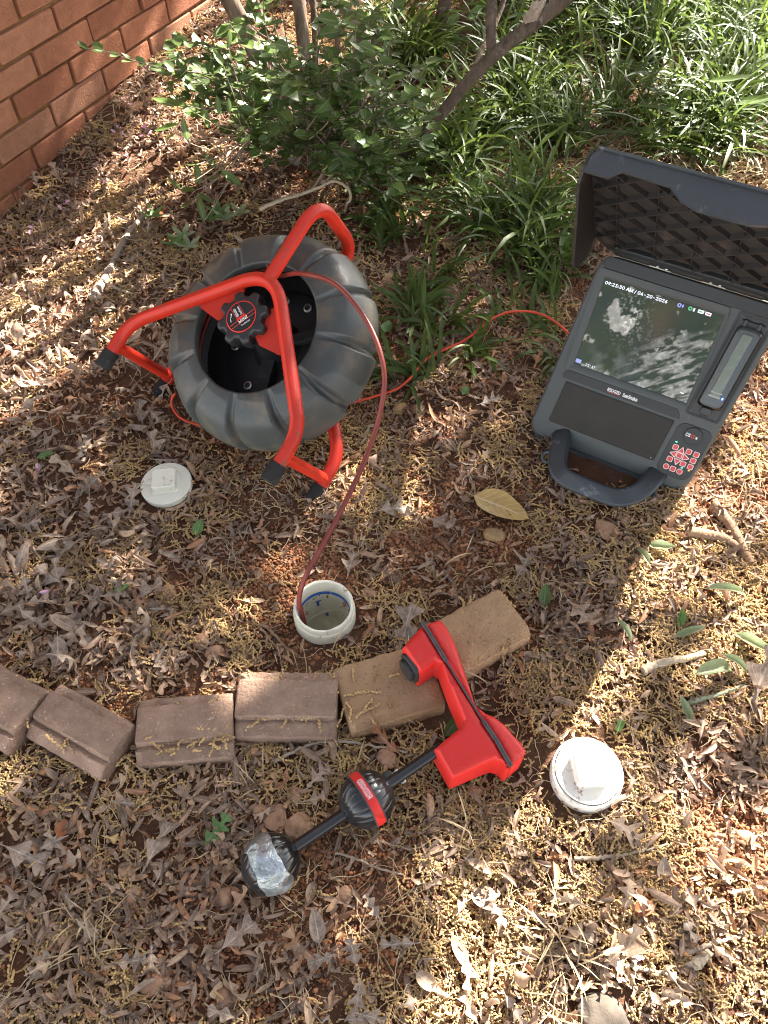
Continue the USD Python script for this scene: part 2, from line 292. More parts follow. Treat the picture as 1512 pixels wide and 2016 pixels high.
M['led_blue'] = glow('led_blue', (.12, .25, 1.0), .7)

# ------------------------------------------------------------------ ground
def grid_mesh(xs, ys):
    X, Y = np.meshgrid(xs, ys); n, m = len(ys), len(xs)
    Z = gz(X, Y); p = np.stack([X, Y, 0 * X], -1)
    near = (np.abs(X) < 2.2) & (Y > -.6) & (Y < 4.2)
    Z = Z + np.where(near, .006 * (meshkit.fbm(p * 38, 3, 8) - .5) * 2, 0)
    i = np.arange((n - 1) * (m - 1)); r, c = i // (m - 1), i % (m - 1); a = r * m + c
    return TM(np.stack([X, Y, Z], -1).reshape(-1, 3), np.vstack([np.c_[a, a + 1, a + m + 1], np.c_[a, a + m + 1, a + m]]))
xs = np.r_[-60, -30, -15, -8, -5, -3.4, np.arange(-2.4, 2.4, .014), 3.4, 5, 8, 15, 30, 60]
ys = np.r_[-60, -30, -15, -8, -5, -3, -1.6, np.arange(-.6, 4.2, .014), 5, 6.5, 9, 15, 30, 60]
PIPE = at(637, 1192, .05)
gm = grid_mesh(xs, ys)
gc = gm.triangles_center; gm.update_faces(np.hypot(gc[:, 0] - PIPE[0], gc[:, 1] - PIPE[1]) > .045)
gv = np.array(gm.vertices); gd = gv[:, :2] - PIPE[:2]; gr = np.hypot(*gd.T); k = gr < .0592; gv[k, :2] = PIPE[:2] + gd[k] / np.maximum(gr[k, None], 1e-6) * .0592; gm.vertices = gv   # the soil closes up against the outside of the pipe
tag(obj('ground', gm, M['soil'], None, True), 'reddish brown bare soil under the leaf litter', None, None, 'structure')

# ------------------------------------------------------------------ brick wall
def wp(s, t, z): return WQ + WD * s + WN * t + np.array([0, 0, z - WQ[2]])
wall = thing('brick_wall', 'red brick house wall with recessed tan mortar joints beside the leaf strewn bed', 'wall')
PITCHB, COURSE, BL, BH = .262, .08, .250, .0685
def slab(s0, s1, t0, t1, z0, z1):
    v = [wp(s, t, z) for s in (s0, s1) for t in (t0, t1) for z in (z0, z1)]
    return TM(v, trimesh.creation.box().faces)
S0, S1, ZT = -1.35, 3.4, 2.5
bx = trimesh.creation.box(); bx.vertices = np.array([wp(S0 + (v[0] + .5) * (S1 - S0), -.1195 + (v[1]) * .21, -.4 + (v[2] + .5) * (ZT + .4)) for v in bx.vertices])
obj('mortar', bx, M['mortar'], wall)
nbr = 0
far_bricks = []
for row in range(-6, 27):
    z0 = .045 + (row - 0) * COURSE     # bed joint under the row at z0 - .0115/2
    off = -.197 + (0 if row % 2 == 0 else PITCHB / 2)
    for k in range(-5, 14):
        s0 = off + k * PITCHB + rng.normal(0, .002)
        if s0 < S0 - .1 or s0 > S1 - .2: continue
        ctr = wp(s0 + BL / 2, 0, z0 + BH / 2)
        pp = proj(ctr)
        w = np.array([rng.normal(0, .002) for _ in range(8)])
        R = []
        L, H = BL + w[0], BH + w[1]
        for t, i in ((-.03, 0.0), (.0 + w[2] - .004, 0.0), (.0 + w[2] - .001, .0012), (.0 + w[2], .004)):
            q = rr(L - 2 * i, H - 2 * i, .005, 3)
            q = q + meshkit.noise(np.c_[q * 60 + row * 7.3, np.full(len(q), k * 3.7)], 2)[:, None] * .004 - .002
            R.append([wp(s0 + L / 2 + a, t + (a * w[3] * .6), z0 + H / 2 + b + a * w[4] * .6) for a, b in q])
        m = loft(R, False, True)
        if -350 < pp[0] < 900 and -350 < pp[1] < 900 and (ctr - CO) @ CF > .2:
            obj('brick', m, M[f'brick{rng.choice(6, p=[.25, .22, .2, .15, .13, .05])}'], wall); nbr += 1
        else: far_bricks.append(m)
if far_bricks: tag(obj('brickwork', cat(*far_bricks), M['brick0'], wall), None, None, None, 'stuff')

# ------------------------------------------------------------------ leaf shapes
def leaf(L, W, kind='lance', curl=.6, fold=.3, cup=.4, seed=0, rows=None):
    """one leaf: x along the midrib from 0 to L, lobes for oak leaves; bent and cupped into a dry curl"""
    g = np.random.default_rng(seed); rows = rows or {'oak': 30, 'lance': 9, 'broad': 10, 'bit': 5}[kind]
    t = np.linspace(0, 1, rows); env = np.sin(PI * np.clip(t, 0, 1) ** (.85 if kind == 'lance' else .75)) ** .8
    if kind == 'oak':
        n = g.integers(2, 4); ph = g.random() * .5
        def side(ph):
            lob = .5 + .5 * np.cos(2 * PI * (n * t ** 1.1 + ph)); e = np.sin(PI * np.clip(t * .93 + .05, 0, 1)) ** .7 * (.55 + .6 * t)
            return e * (.18 + .82 * lob ** 1.4)
        wl, wr = side(ph), side(ph + g.normal(0, .08)); sw = .45
    elif kind == 'bit':
        wl, wr = g.random(rows) * .8 + .2, g.random(rows) * .8 + .2; sw = 0
    else:
        wl = wr = env; sw = .15
    cols = np.array([-1, -.5, 0, .5, 1.0]); V = []
    for i, ti in enumerate(t):
        for cc in cols:
            w = (wl if cc < 0 else wr)[i] * W / 2
            V.append([ti * L + sw * abs(cc) * w * (1 if kind == 'oak' else .6), cc * w, 0])
    V = np.array(V)
    y, x = V[:, 1].copy(), V[:, 0].copy()
    z = fold * np.abs(y)
    c = cup * 2.2 / W
    if abs(c) > 1e-3: y2 = np.sin(c * y) / c; z = z + (1 - np.cos(c * y)) / c
    else: y2 = y
    k = curl / L if abs(curl) > 1e-3 else 1e-3
    xx = np.sin(k * x) / k - np.sin(k * x) * z; zz = (1 - np.cos(k * x)) / k + np.cos(k * x) * z
    V = np.c_[xx, y2, zz]
    V += (meshkit.noise(V * 45 / max(L / .06, .5) + seed * 3.1, seed)[:, None] - .5) * np.array([0, 0, .18 * W])
    f = []
    for i in range(rows - 1):
        for j in range(4):
            a = i * 5 + j; f += [[a, a + 1, a + 6], [a, a + 6, a + 5]]
    uv = np.c_[np.repeat(t, 5), np.tile(cols, rows)]
    m = TM(V, f)
    if kind in ('oak', 'lance', 'broad'):   # stalk
        s = tube([[-.14 * L, 0, .004], [-.06 * L, 0, .001], [.02 * L, 0, 0]], [.0007, .0007, .0006], 4)
        m = cat(m, s); uv = np.vstack([uv, np.tile([[0, .0]], (len(s.vertices), 1))])
    m.metadata['uv'] = uv
    return m
def rotm(rx, ry, rz):
    return trimesh.transformations.euler_matrix(rx, ry, rz, 'sxyz')
def place(m, P, rx=0, ry=0, rz=0, s=1.0):
    m = m.copy(); m.vertices = np.asarray(m.vertices) * s; m.apply_transform(rotm(rx, ry, rz)); m.apply_translation(P); return m
def ondirt(m, dz=.003):
    """lays a placed mesh so that its lowest point rests on the ground below it"""
    v = np.asarray(m.vertices); m.apply_translation([0, 0, dz - np.percentile(v[:, 2] - gz(v[:, 0], v[:, 1]), 6)]); return m

def scatter(name, protos, mtl, P, Q, S, idx, label, parent=None, cat_=None):
    path = numbered(ppath(parent), name)
    pi = UsdGeom.PointInstancer.Define(stage, path)
    rel = pi.CreatePrototypesRel()
    for k, m in enumerate(protos):
        q = f'{path}/prototypes/{name}_shape' + (f'_{k:03d}' if k else '')
        usdkit.mesh(stage, q, m, mtl[k % len(mtl)] if isinstance(mtl, list) else mtl, True, m.metadata['uv'] if len(m.metadata.get('uv', ())) == len(m.vertices) else None); rel.AddTarget(q)
    pi.CreateProtoIndicesAttr(Vt.IntArray.FromNumpy(np.asarray(idx, np.int32)))
    pi.CreatePositionsAttr(Vt.Vec3fArray.FromNumpy(np.asarray(P, np.float32)))
    pi.CreateOrientationsAttr(Vt.QuathArray([Gf.Quath(float(q[0]), float(q[1]), float(q[2]), float(q[3])) for q in Q]))
    S = np.asarray(S, np.float32); S = np.repeat(S[:, None], 3, 1) if S.ndim == 1 else S
    pi.CreateScalesAttr(Vt.Vec3fArray.FromNumpy(S))
    return tag(pi.GetPrim(), label, cat_, None, 'stuff')
def quats(rx, ry, rz):
    cx, sx, cy, sy, cz, sz = np.cos(rx / 2), np.sin(rx / 2), np.cos(ry / 2), np.sin(ry / 2), np.cos(rz / 2), np.sin(rz / 2)
    return np.c_[cx * cy * cz + sx * sy * sz, sx * cy * cz - cx * sy * sz, cx * sy * cz + sx * cy * sz, cx * cy * sz - sx * sy * cz]

# where things lie thick on the ground (areas of the bed, given by their corners as seen in the photograph)
def inpoly(p, poly):
    x, y = p[:, 0], p[:, 1]; r = np.zeros(len(p), bool); n = len(poly)
    for i in range(n):
        (x0, y0), (x1, y1) = poly[i], poly[i - 1]
        c = ((y0 > y) != (y1 > y)) & (x < (x1 - x0) * (y - y0) / (y1 - y0 + 1e-9) + x0); r ^= c
    return r
AREAS = [  # polygon, leaves, fragments, catkins, clods
    ([(-900, 1500), (2400, 1480), (2400, 3200), (-900, 3200)], .25, 1.3, .95, .8),
    ([(-900, 560), (330, 560), (420, 860), (520, 1000), (480, 1180), (420, 1330), (-900, 1330)], 1.0, .8, .5, .1),
    ([(-900, -200), (760, -200), (640, 300), (470, 440), (330, 620), (-900, 700)], .62, .9, .85, .15),
    ([(520, 850), (1040, 760), (1060, 1140), (700, 1160), (520, 1060)], .18, .4, .8, .9),
    ([(560, 1060), (1360, 1040), (1250, 1200), (1100, 1320), (700, 1180)], .14, .4, .75, .8),
    ([(420, 960), (620, 960), (600, 1300), (440, 1330), (300, 1100)], .12, .5, 1.25, .3),
    ([(0, 1480), (700, 1440), (1050, 1480), (1050, 1620), (700, 1600), (300, 1680), (-300, 1650)], .35, .8, 1.2, .3),
    ([(1060, 1000), (2400, 700), (2400, 1560), (1060, 1440)], .25, .8, 1.0, .5),
    ([(1280, 1560), (2400, 1500), (2400, 1800), (1300, 1780)], .14, .5, .6, 1.6),
    ([(470, 1090), (600, 1070), (730, 1130), (740, 1270), (600, 1310), (490, 1280)], .08, .30, .18, 1.5),
    ([(770, 1040), (1060, 1060), (1050, 1150), (750, 1130)], .08, .25, .25, 1.5),
    ([(1330, 1570), (1560, 1550), (1560, 1770), (1340, 1740)], .06, .3, .3, 1.8),
    ([(760, -200), (2400, -200), (2400, 480), (1120, 520), (1100, 760), (740, 760), (700, 420)], .4, .6, .5, .4),
]
def weight(P, col, base):
    p = proj(P); w = np.full(len(P), base)
    for a in AREAS:
        w = np.where(inpoly(p, a[0]), a[col], w)
    return w
BLOCKED = []   # outlines (x, y) of things the litter does not lie under
def sample(n, col, base, seed, clump=0.0, cs=6.0):
    g = np.random.default_rng(seed); out = []; tot = 0
    while tot < n:
        m = 4 * n; y = g.uniform(-.25, 3.75, m); x = g.uniform(-1.95, 1.95, m)
        P = np.c_[x, y, np.zeros(m)]
        k = np.abs(x) < .62 + .52 * np.maximum(y, 0) + .12
        tw = (x - WQ[0]) * WN[0] + (y - WQ[1]) * WN[1]; k &= tw > .012
        P = P[k]; w = weight(P, col, base) / 1.3
        if clump: w = w * np.clip(1 + clump * (meshkit.noise(P * cs + seed, seed) - .5) * 4, .05, 3)
        near = 1.0 / (1 + np.maximum(P[:, 1] - 1.2, 0) * .45)   # far things are small in the picture
        P = P[g.random(len(P)) < w * near * .6]; out.append(P); tot += len(P)
    return np.vstack(out)[:n]

# ------------------------------------------------------------------ cleanout pipe, caps
def disc_block(c, r): BLOCKED.append(('c', c[0], c[1], r))
def poly_block(P): BLOCKED.append(('p', np.asarray(P)[:, :2]))
pipe = thing('cleanout_pipe', 'open cream plastic cleanout pipe standing in the soil with the cable going down it', 'pipe', frame(np.eye(3), [PIPE[0], PIPE[1], 0]))
ro, ri = .0578, .0512
obj('pipe_body', revolve([(ri, -.20), (ri, .046), (ri + .0012, .0495), (ro - .0012, .0505), (ro, .048), (ro, .036), (ro + .0018, .034), (ro + .0025, .030), (ro + .0025, -.10)], 72,
    lambda k, th: (.0007 * np.sin(th * 9 + k) * np.sin(th * 4)) * (2 <= k <= 4)), M['pvc'], pipe, 35)
obj('pipe_floor', revolve([(ri, -.150), (.03, -.152), (.001, -.153)], 40), M['pvc'], pipe, True)
th = np.linspace(.25, PI * .93, 60)   # blue primer ring on the far inside wall
band = lambda z0, z1, t0, t1: TM(np.vstack([np.c_[(ri - .0006) * np.cos(np.linspace(t0, t1, 50)), (ri - .0006) * np.sin(np.linspace(t0, t1, 50)), np.full(50, z)] for z in (z0, z1)]), [f for i in range(49) for f in ([i, i + 1, i + 51], [i, i + 51, i + 50])])
obj('primer_ring', band(.006, .0165, .10, PI * 1.04), M['pvc_blue'], pipe)
obj('primer_drip', cat(band(-.036, -.018, PI * .60, PI * .635), band(-.020, -.015, PI * .57, PI * .635)), M['pvc_blue'], pipe)
obj('primer_drip', band(-.085, -.072, PI * .50, PI * .54), M['pvc_blue'], pipe)
obj('pipe_seam', tube([(ri * .99 * math.cos(a), ri * .99 * math.sin(a), -.062 + .01 * math.sin(a * 2)) for a in np.linspace(.3, 2.9, 30)], .0009, 5), M['pvc_dirty'], pipe)
disc_block(PIPE, .068)

def sq_plug(parent, half, z0, z1, m, yaw):
    R = [np.c_[rr(2 * half + e, 2 * half + e, .006, 5) @ np.array([[math.cos(yaw), math.sin(yaw)], [-math.sin(yaw), math.cos(yaw)]]), np.full(20, z)] for z, e in ((z0, .006), (z0 + .002, .001), (z1 - .002, 0), (z1, -.004))]
    R.append(R[-1] * [.72, .72, 1] - [0, 0, .0012])
    return obj('square_lug', loft(R, False), m, parent, 30)
pc = at(327, 950, .02)
plug = thing('cleanout_plug', 'loose round cream plug with rounded square lug lying beside the reel', 'plug', frame(trimesh.transformations.euler_matrix(.05, -.04, 0)[:3, :3], [pc[0], pc[1], float(gz(pc[0], pc[1])) + .006]))
obj('plug_disc', revolve([(.001, 0), (.054, 0), (.0555, .002), (.0555, .008), (.0545, .0095), (.0558, .0105), (.0562, .015), (.054, .0172), (.001, .0175)], 72), M['pvc'], plug, 30)
sq_plug(plug, .0255, .0175, .037, M['pvc'], .10)
obj('lug_fin', rbox(-.042, -.020, -.006, .006, .0175, .023, .003), M['pvc'], plug)
disc_block(pc, .05)
cc = at(1160, 1515, .05)
cap = thing('capped_cleanout', 'dirty white capped cleanout with square lug standing in the sunlit soil', 'cleanout', frame(np.eye(3), [cc[0], cc[1], 0]))
obj('cap_collar', revolve([(.0605, -.08), (.0605, .036), (.0595, .0385), (.0575, .039), (.056, .0385)], 72), M['pvc_dirty'], cap, 35)
obj('cap_disc', revolve([(.0545, .030), (.0545, .041), (.0525, .0425), (.03, .0428), (.001, .0428)], 72), M['pvc_dirty'], cap, 35)
sq_plug(cap, .0265, .043, .066, M['pvc_dirty'], .07)
disc_block(cc, .064)

# ------------------------------------------------------------------ edging pavers
def paver(name, label, corners, m, L=None, stepped=True, top=.052, tilt=(0, 0), seed=0):
    c = np.array([at(*p, top) for p in corners])[:, :2]; ce = c.mean(0)
    d = (c[1] + c[2] - c[0] - c[3]); L = L or np.linalg.norm(d) / 2 * 1.06; ang = math.atan2(d[1], d[0])
    W = (np.linalg.norm(c[3] - c[0]) + np.linalg.norm(c[2] - c[1])) / 2
    g = np.random.default_rng(seed)
    t = thing(name, label, 'paver', frame(rotm(tilt[0], tilt[1], ang)[:3, :3], [ce[0], ce[1], float(gz(*ce)) - .012]), 'edging pavers in a row')
    h = top + .012; w = W / 2
    if stepped:   # cross section across the block: bevel, ledge and groove along both long edges
        sec = [(-w - .016, 0), (-w - .016, h - .026), (-w + .004, h - .010), (-w + .012, h - .0135), (-w + .0155, h - .003), (-w + .019, h), (w - .016, h), (w - .013, h - .002), (w - .0105, h - .0085), (w + .001, h - .009), (w + .005, h - .014), (w + .006, 0)]
    else:
        sec = [(-w - .010, 0), (-w - .008, h - .014), (-w + .002, h - .004), (-w + .006, h), (w - .004, h), (w, h - .004), (w + .003, h - .012), (w + .003, 0)]
    sec = Polygon(sec).segmentize(.006).exterior.coords[:-1]; sec = np.array(sec)
    R = []
    for x, s, dz in ((-L / 2, .955, .005), (-L / 2 + .003, .985, .002), (-L / 2 + .011, 1, 0), *[(v, 1, 0) for v in np.linspace(-L / 2 + .02, L / 2 - .02, 18)], (L / 2 - .011, 1, 0), (L / 2 - .003, .985, .002), (L / 2, .955, .005)):
        y = sec[:, 0] * s; z = np.where(sec[:, 1] > h * .5, sec[:, 1] - dz, sec[:, 1])
        R.append(np.c_[np.full(len(sec), x), y, z])
    R = np.array(R); nn = meshkit.fbm(R.reshape(-1, 3) * 90 + seed * 11, 3, seed).reshape(R.shape[:2])
    k = R[:, :, 2] > .01; R[:, :, 2] += np.where(k, (nn - .5) * .0055, 0); R[:, :, 1] += np.where(k, (nn - .5) * .005, 0)
    obj('paver_body', loft(R), m, t, 40)
    q = np.array([[-L / 2, -w - .012], [L / 2, -w - .012], [L / 2, w + .006], [-L / 2, w + .006]]) @ np.array([[math.cos(ang), math.sin(ang)], [-math.sin(ang), math.cos(ang)]]) + ce
    poly_block(q); return t
paver('edging_paver', 'brown concrete edging paver cut off by the left edge of the picture', [(-92, 1268), (70, 1358), (34, 1461), (-127, 1371)], M['paver_mauve'], seed=1, tilt=(.02, 0))
paver('edging_paver', 'brown stepped edging paver with a small sunlit patch on it', [(118, 1348), (258, 1425), (205, 1510), (62, 1428)], M['paver_mauve'], seed=2, tilt=(.05, -.02))
paver('edging_paver', 'brown stepped edging paver with catkin tufts between the sunlit one and the next', [(283, 1378), (448, 1366), (456, 1462), (262, 1482)], M['paver_mauve'], seed=3, tilt=(.04, .02))
paver('edging_paver', 'brown stepped edging paver touching the left end of the smooth tan one', [(480, 1325), (655, 1327), (662, 1428), (462, 1428)], M['paver_mauve'], seed=4, tilt=(.03, 0))
paver('edging_paver', 'smooth tan edging paver under the display end of the red tool', [(660, 1312), (838, 1262), (866, 1376), (688, 1430)], M['paver_tan'], L=.176, stepped=False, seed=5)
paver('edging_paver', 'smooth tan edging paver at the upper right end of the row', [(862, 1222), (985, 1160), (1033, 1243), (905, 1318)], M['paver_tan'], L=None, stepped=False, seed=6)

# ------------------------------------------------------------------ drain camera reel
RR = np.array([[0.77487, 0.53914, -0.33001], [-0.6321, 0.66512, -0.39756], [0.00516, 0.51666, 0.85617]]); TR = np.array([-0.28951, 1.26289, 0.29134])
reel = thing('cable_reel', 'grey lugged cable drum in a red tube frame leaning back on its rear feet', 'cable reel', frame(RR, TR))
prof = [(.1450, -.060), (.1440, -.046), (.1455, -.0405), (.150, -.039), (.165, -.040), (.185, -.042), (.203, -.046), (.215, -.052), (.224, -.061), (.232, -.075), (.240, -.092), (.2455, -.110), (.2470, -.128), (.245, -.146), (.238, -.163), (.225, -.178), (.205, -.188), (.16, -.193), (.05, -.195), (.0, -.195)]
amp = [0, 0, 0, .0, .006, .013, .018, .020, .021, .019, .015, .012, .010, .009, .010, .009, .006, 0, 0, 0]
ampz = [0, 0, 0, .001, .004, .005, .005, .004, .002, 0, 0, 0, 0, 0, 0, 0, 0, 0, 0, 0]
NL = 12
def lug(th):
    x = (th * NL / (2 * PI) + .35) % 1.0; d = np.minimum(x, 1 - x)
    groove = -np.exp(-(d / .075) ** 2); saw = (x - .5) * .55 * (1 - np.exp(-(d / .07) ** 2))
    return -.95 * np.exp(-(d / .075) ** 4) + saw * .75
nth = 432; tt = np.arange(nth) * 2 * PI / nth; R = []
for k, (r, z) in enumerate(prof):
    tw = tt + (max(-.2, min(0, z + .06)) * .5)
    q = r + amp[k] * lug(tw); zz = z + ampz[k] * lug(tw)
    R.append(np.c_[q * np.cos(tt), q * np.sin(tt), zz])
obj('drum', loft(R, False, True), M['drum_grey'], reel, 60)
obj('drum_inside', revolve([(.1445, -.058), (.155, -.062), (.19, -.078), (.207, -.11), (.205, -.15), (.19, -.165), (.14, -.168), (.0, -.168)], 64), M['black'], reel, 40)
M['deep_black'] = mat('deep_black', (.006, .006, .006), (.011, .010, .010), 40, .45, .0003, 300, .35)
obj('hub_plate', revolve([(.136, -.168), (.136, -.158), (.132, -.155), (.06, -.152), (.045, -.14), (.030, -.10), (.026, -.02)], 64), M['deep_black'], reel, 35)
obj('hub_beam', cat(place(rbox(-.016, .016, -.13, -.02, -.150, -.128, .006), (0, 0, 0), rz=.35), place(rbox(-.012, .012, -.12, -.02, -.152, -.135, .006), (0, 0, 0), rz=-1.2), place(rbox(-.012, .012, -.12, -.02, -.152, -.135, .006), (0, 0, 0), rz=2.3)), M['black_matt'], reel)
for k in range(8):
    a = math.atan2(.099, -.048) - k * PI / 4 - (.0 if k % 2 == 0 else -.22)
    b = obj('bolt', place(revolve([(.0105, 0), (.0105, .003), (.0085, .004), (.0065, .004)], 20), (.110 * math.cos(a), .110 * math.sin(a), -.1535)), M['steel'], reel, 30)
    obj('bolt_socket', place(revolve([(.0066, .0042), (.005, .0012), (.0, .001)], 6), (.110 * math.cos(a), .110 * math.sin(a), -.1535)), M['black'], b)
# knob with lobes
def knob_ring(s, z):
    a = np.arange(160) * 2 * PI / 160; r = s * (.0535 + .0065 * np.tanh(2.2 * np.cos(8 * a)))
    return np.c_[r * np.cos(a), r * np.sin(a), np.full(160, z)]
kn = obj('knob', loft([knob_ring(.86, -.022), knob_ring(.97, -.018), knob_ring(1, -.01), knob_ring(1, .004), knob_ring(.975, .009), knob_ring(.93, .0115), knob_ring(.82, .0122)]), M['black'], reel, 40)
kyaw = math.radians(38)
obj('label_ring', place(revolve([(.0345, .0122), (.0345, .0132), (.0328, .0134), (.0328, .0122)], 60), (0, 0, 0)), M['print_red'], kn)
obj('label_disc', place(revolve([(.0328, .0122), (.0328, .0128), (.0, .0128)], 60), (0, 0, 0)), M['black_matt'], kn)
def K(x, y, z=.0129, rz=0): return T4(0, 0, 0, -kyaw * 0) @ T4(x, y, z, rz)
KX = np.array(T4(0, 0, 0, math.radians(64)))       # the label is turned a little against the frame's upright
def kobj(nm, m, mt): m = m.copy(); m.apply_transform(KX); obj(nm, m, mt, kn)
kobj('label_print', text('MINI', .0062, T4(.001, -.0085, .0130), bold=True, width=.022), M['print_white'])
kobj('label_print', text('TruSense', .0036, T4(.002, -.0185, .0130), width=.022), M['print_white'])
kobj('label_print', text('RIDGID', .0050, T4(-.0058, .0145, .0130, PI / 2), bold=True, width=.0205), M['print_white'])
kobj('label_print', text('SeeSnake', .0046, T4(.0032, .0140, .0130, PI / 2), width=.0205), M['print_white'])
kobj('label_bar', cat(prism(Polygon([(-.013, -.0042), (.013, -.0042), (.0085, .0015), (-.0105, .0015)]), .0129, .0134)), M['print_red'])
kobj('label_line', cat(*[tube([(x0, y0, .0131), (x1, y1, .0131)], .0005, 4) for x0, y0, x1, y1 in ((-.0322, -.0042, -.013, -.0042), (.013, -.0042, .0322, -.0042), (-.0105, .0015, -.0115, .030), (.0085, .0015, .0075, .031), (-.0305, -.012, .0305, -.012))]), M['print_red'])
aa = np.linspace(2.25, 3.0, 12)
kobj('label_arrow', cat(tube(np.c_[.0245 * np.cos(aa), .0245 * np.sin(aa) * .9, np.full(12, .0131)], .0006, 4), prism(Polygon([(-.0165, .0205), (-.0142, .0178), (-.0185, .0172)]), .0129, .0134)), M['print_white'])
# tube frame: front and rear hoops, handle, feet, crossbars, gussets
TRAD = .0145
def pt(x, y, z): return np.array([x, y, z])
arm = fillet([pt(-.2545, -.222, 0), pt(-.255, -.136, 0), pt(0, .122, 0), pt(.255, -.136, 0), pt(.2545, -.222, 0)], .085, 12)
obj('front_hoop', tube(arm, TRAD, 14), M['reel_red'], reel, 50)
arm2 = fillet([pt(-.2545, -.222, -.2), pt(-.255, -.136, -.2), pt(0, .122, -.2), pt(.255, -.136, -.2), pt(.2545, -.222, -.2)], .085, 12)
obj('rear_hoop', tube(arm2, TRAD, 14), M['reel_red'], reel, 50)
obj('handle', tube(fillet([pt(0, .092, .001), pt(0, .288, .001), pt(0, .288, -.2), pt(0, .092, -.2)], .062, 9), TRAD, 14), M['reel_red'], reel, 50)
for sx in (-1, 1):
    obj('crossbar', tube([pt(sx * .2545, -.192, -.004), pt(sx * .2545, -.192, -.198)], .0125, 12), M['reel_red'], reel, 50)
    for z in (0, -.2):
        obj('foot', tube([pt(sx * .2545, -.208, z), pt(sx * .2545, -.2125, z), pt(sx * .2545, -.247, z), pt(sx * .2545, -.250, z)], [.0155, .0178, .0185, .0165], 14), M['black_matt'], reel, 40)
    g = Polygon([(sx * .050, .062), (sx * .128, -.014), (sx * .115, -.026), (sx * .062, -.030), (sx * .030, -.012), (sx * .030, .030)])
    obj('gusset', prism(g, -.010, -.005), M['reel_red'], reel)
obj('axle', tube([pt(0, 0, -.15), pt(0, 0, -.02)], .024, 16), M['black'], reel, 40)
obj('rear_bracket', prism(Polygon([(-.17, -.05), (.17, -.05), (.05, .07), (-.05, .07)]), -.209, -.203), M['reel_red'], reel)
def RL(x, y, z): return RR @ np.array([x, y, z]) + TR

# ------------------------------------------------------------------ cables
coil = []
for k in range(29):
    a = k * 2 * PI / 12; coil.append(RL((.186 - .0006 * k) * math.cos(a), (.186 - .0006 * k) * math.sin(a), -.135 + .0021 * k))
pc_path = coil + [RL(-.09, .15, -.055), RL(-.055, .128, -.050), at_y(566, 541, 1.345)]
for px, py, z in ((610, 541, .395), (650, 553, .405), (692, 590, .40), (728, 643, .385), (750, 700, .36), (757, 745, .335), (751, 800, .30), (735, 862, .262), (708, 930, .224), (672, 1004, .183), (634, 1075, .145), (604, 1130, .115), (591, 1165, .088), (589, 1192, .055)):
    pc_path.append(at(px, py, z))
pc_path += [PIPE + [-.0435, -.004, -.03], PIPE + [-.040, -.012, -.09], PIPE + [-.034, -.016, -.18]]
pcable = obj('push_cable', tube(spline(pc_path, 420), .0050, 10), M['cable'], None, True)
tag(pcable, 'dark red push cable running from the drum down into the open pipe', 'cable')
cp = [at_y(1185, 700, 1.36), at_y(1150, 678, 1.345)]
for px, py, z in ((1118, 655, .07), (1085, 628, .075), (1045, 614, .07), (1000, 615, .062), (962, 632, .05), (925, 663, .038), (880, 686, .032), (845, 703, .030), (815, 735, .026), (785, 763, .026), (745, 778, .024), (705, 790, .022)):
    cp.append(at_g(px, py, z))
for px, py, z in ((640, 805, .012), (560, 825, .012), (480, 842, .012), (430, 842, .012), (395, 837, .014), (365, 828, .016), (345, 812, .018), (338, 795, .025), (345, 775, .05)):
    cp.append(at_g(px, py, z))
tag(obj('signal_cord', tube(spline(cp, 260), .0030, 8), M['cord'], None, True), 'thin bright orange red cord lying between the monitor and the reel', 'cord')

# ------------------------------------------------------------------ monitor case
RM = np.array([[0.864, 0.22479, -0.45053], [-0.50313, 0.41945, -0.75559], [0.01913, 0.8795, 0.47551]]); TMN = np.array([0.41495, 1.24955, 0.18144])
mon = thing('inspection_monitor', 'grey portable monitor case with its lid open and a lit screen', 'monitor', frame(RM, TMN))
SH = .075
def skew(m):
    v = np.array(m.vertices); v[:, 0] += SH * v[:, 1]; m = m.copy(); m.vertices = v; return m
def mobj(nm, m, mt, parent=mon, smooth=False, sk=True): return obj(nm, skew(m) if sk else m, mt, parent, smooth)
def bring(i, n, lo=0): return np.c_[rr(.370 - 2 * i, .418 - 2 * i - lo, .034, 8) + [.146, .022 + lo / 2], np.full(32, n)]
body = mobj('case_body', loft([bring(.03, -.105), bring(.012, -.10), bring(.004, -.085), bring(.0, -.02), bring(.0, -.007), bring(.003, -.002), bring(.007, 0)]), M['case_grey'], mon, 30)
mobj('hinge_strip', rbox(-.030, .325, .2045, .2295, .0, .0035, .012, .0015, 6), M['case_dark'])
# screen and its bezel
mobj('screen_bezel', ringframe((-.016, .251, -.0165, .2035), (-.001, .247, -.001, .186), 0, .0042, .0012), M['case_grey'], mon, 25, False)
nx, ny = 168, 126
ux, vy = np.meshgrid(np.linspace(0, 1, nx), np.linspace(0, 1, ny)); A = np.stack([ux, vy * .75, 0 * ux], -1)
nz = lambda s, sd, o=3, sx=1, sy=1, rot=0: meshkit.fbm(np.stack([(A[..., 0] * math.cos(rot) + A[..., 1] * math.sin(rot)) * s * sx, (-A[..., 0] * math.sin(rot) + A[..., 1] * math.cos(rot)) * s * sy, 0 * ux], -1) + 13, o, sd)
bg = np.stack([.024 + .035 * nz(4, 1), .040 + .040 * nz(4, 1), .024 + .028 * nz(4, 2)], -1)
bg = bg + (np.exp(-((ux - .55) / .12) ** 2 - ((vy - .75) / .3) ** 2) * .05)[..., None] * [1, .35, .2]
e1 = np.exp(-(((ux - .17 - .07 * (vy - .7)) / .085) ** 2 + ((vy - .70) / .20) ** 2) ** 1.4) + np.exp(-(((ux - .25) / .10) ** 2 + ((vy - .60) / .12) ** 2) ** 1.4)
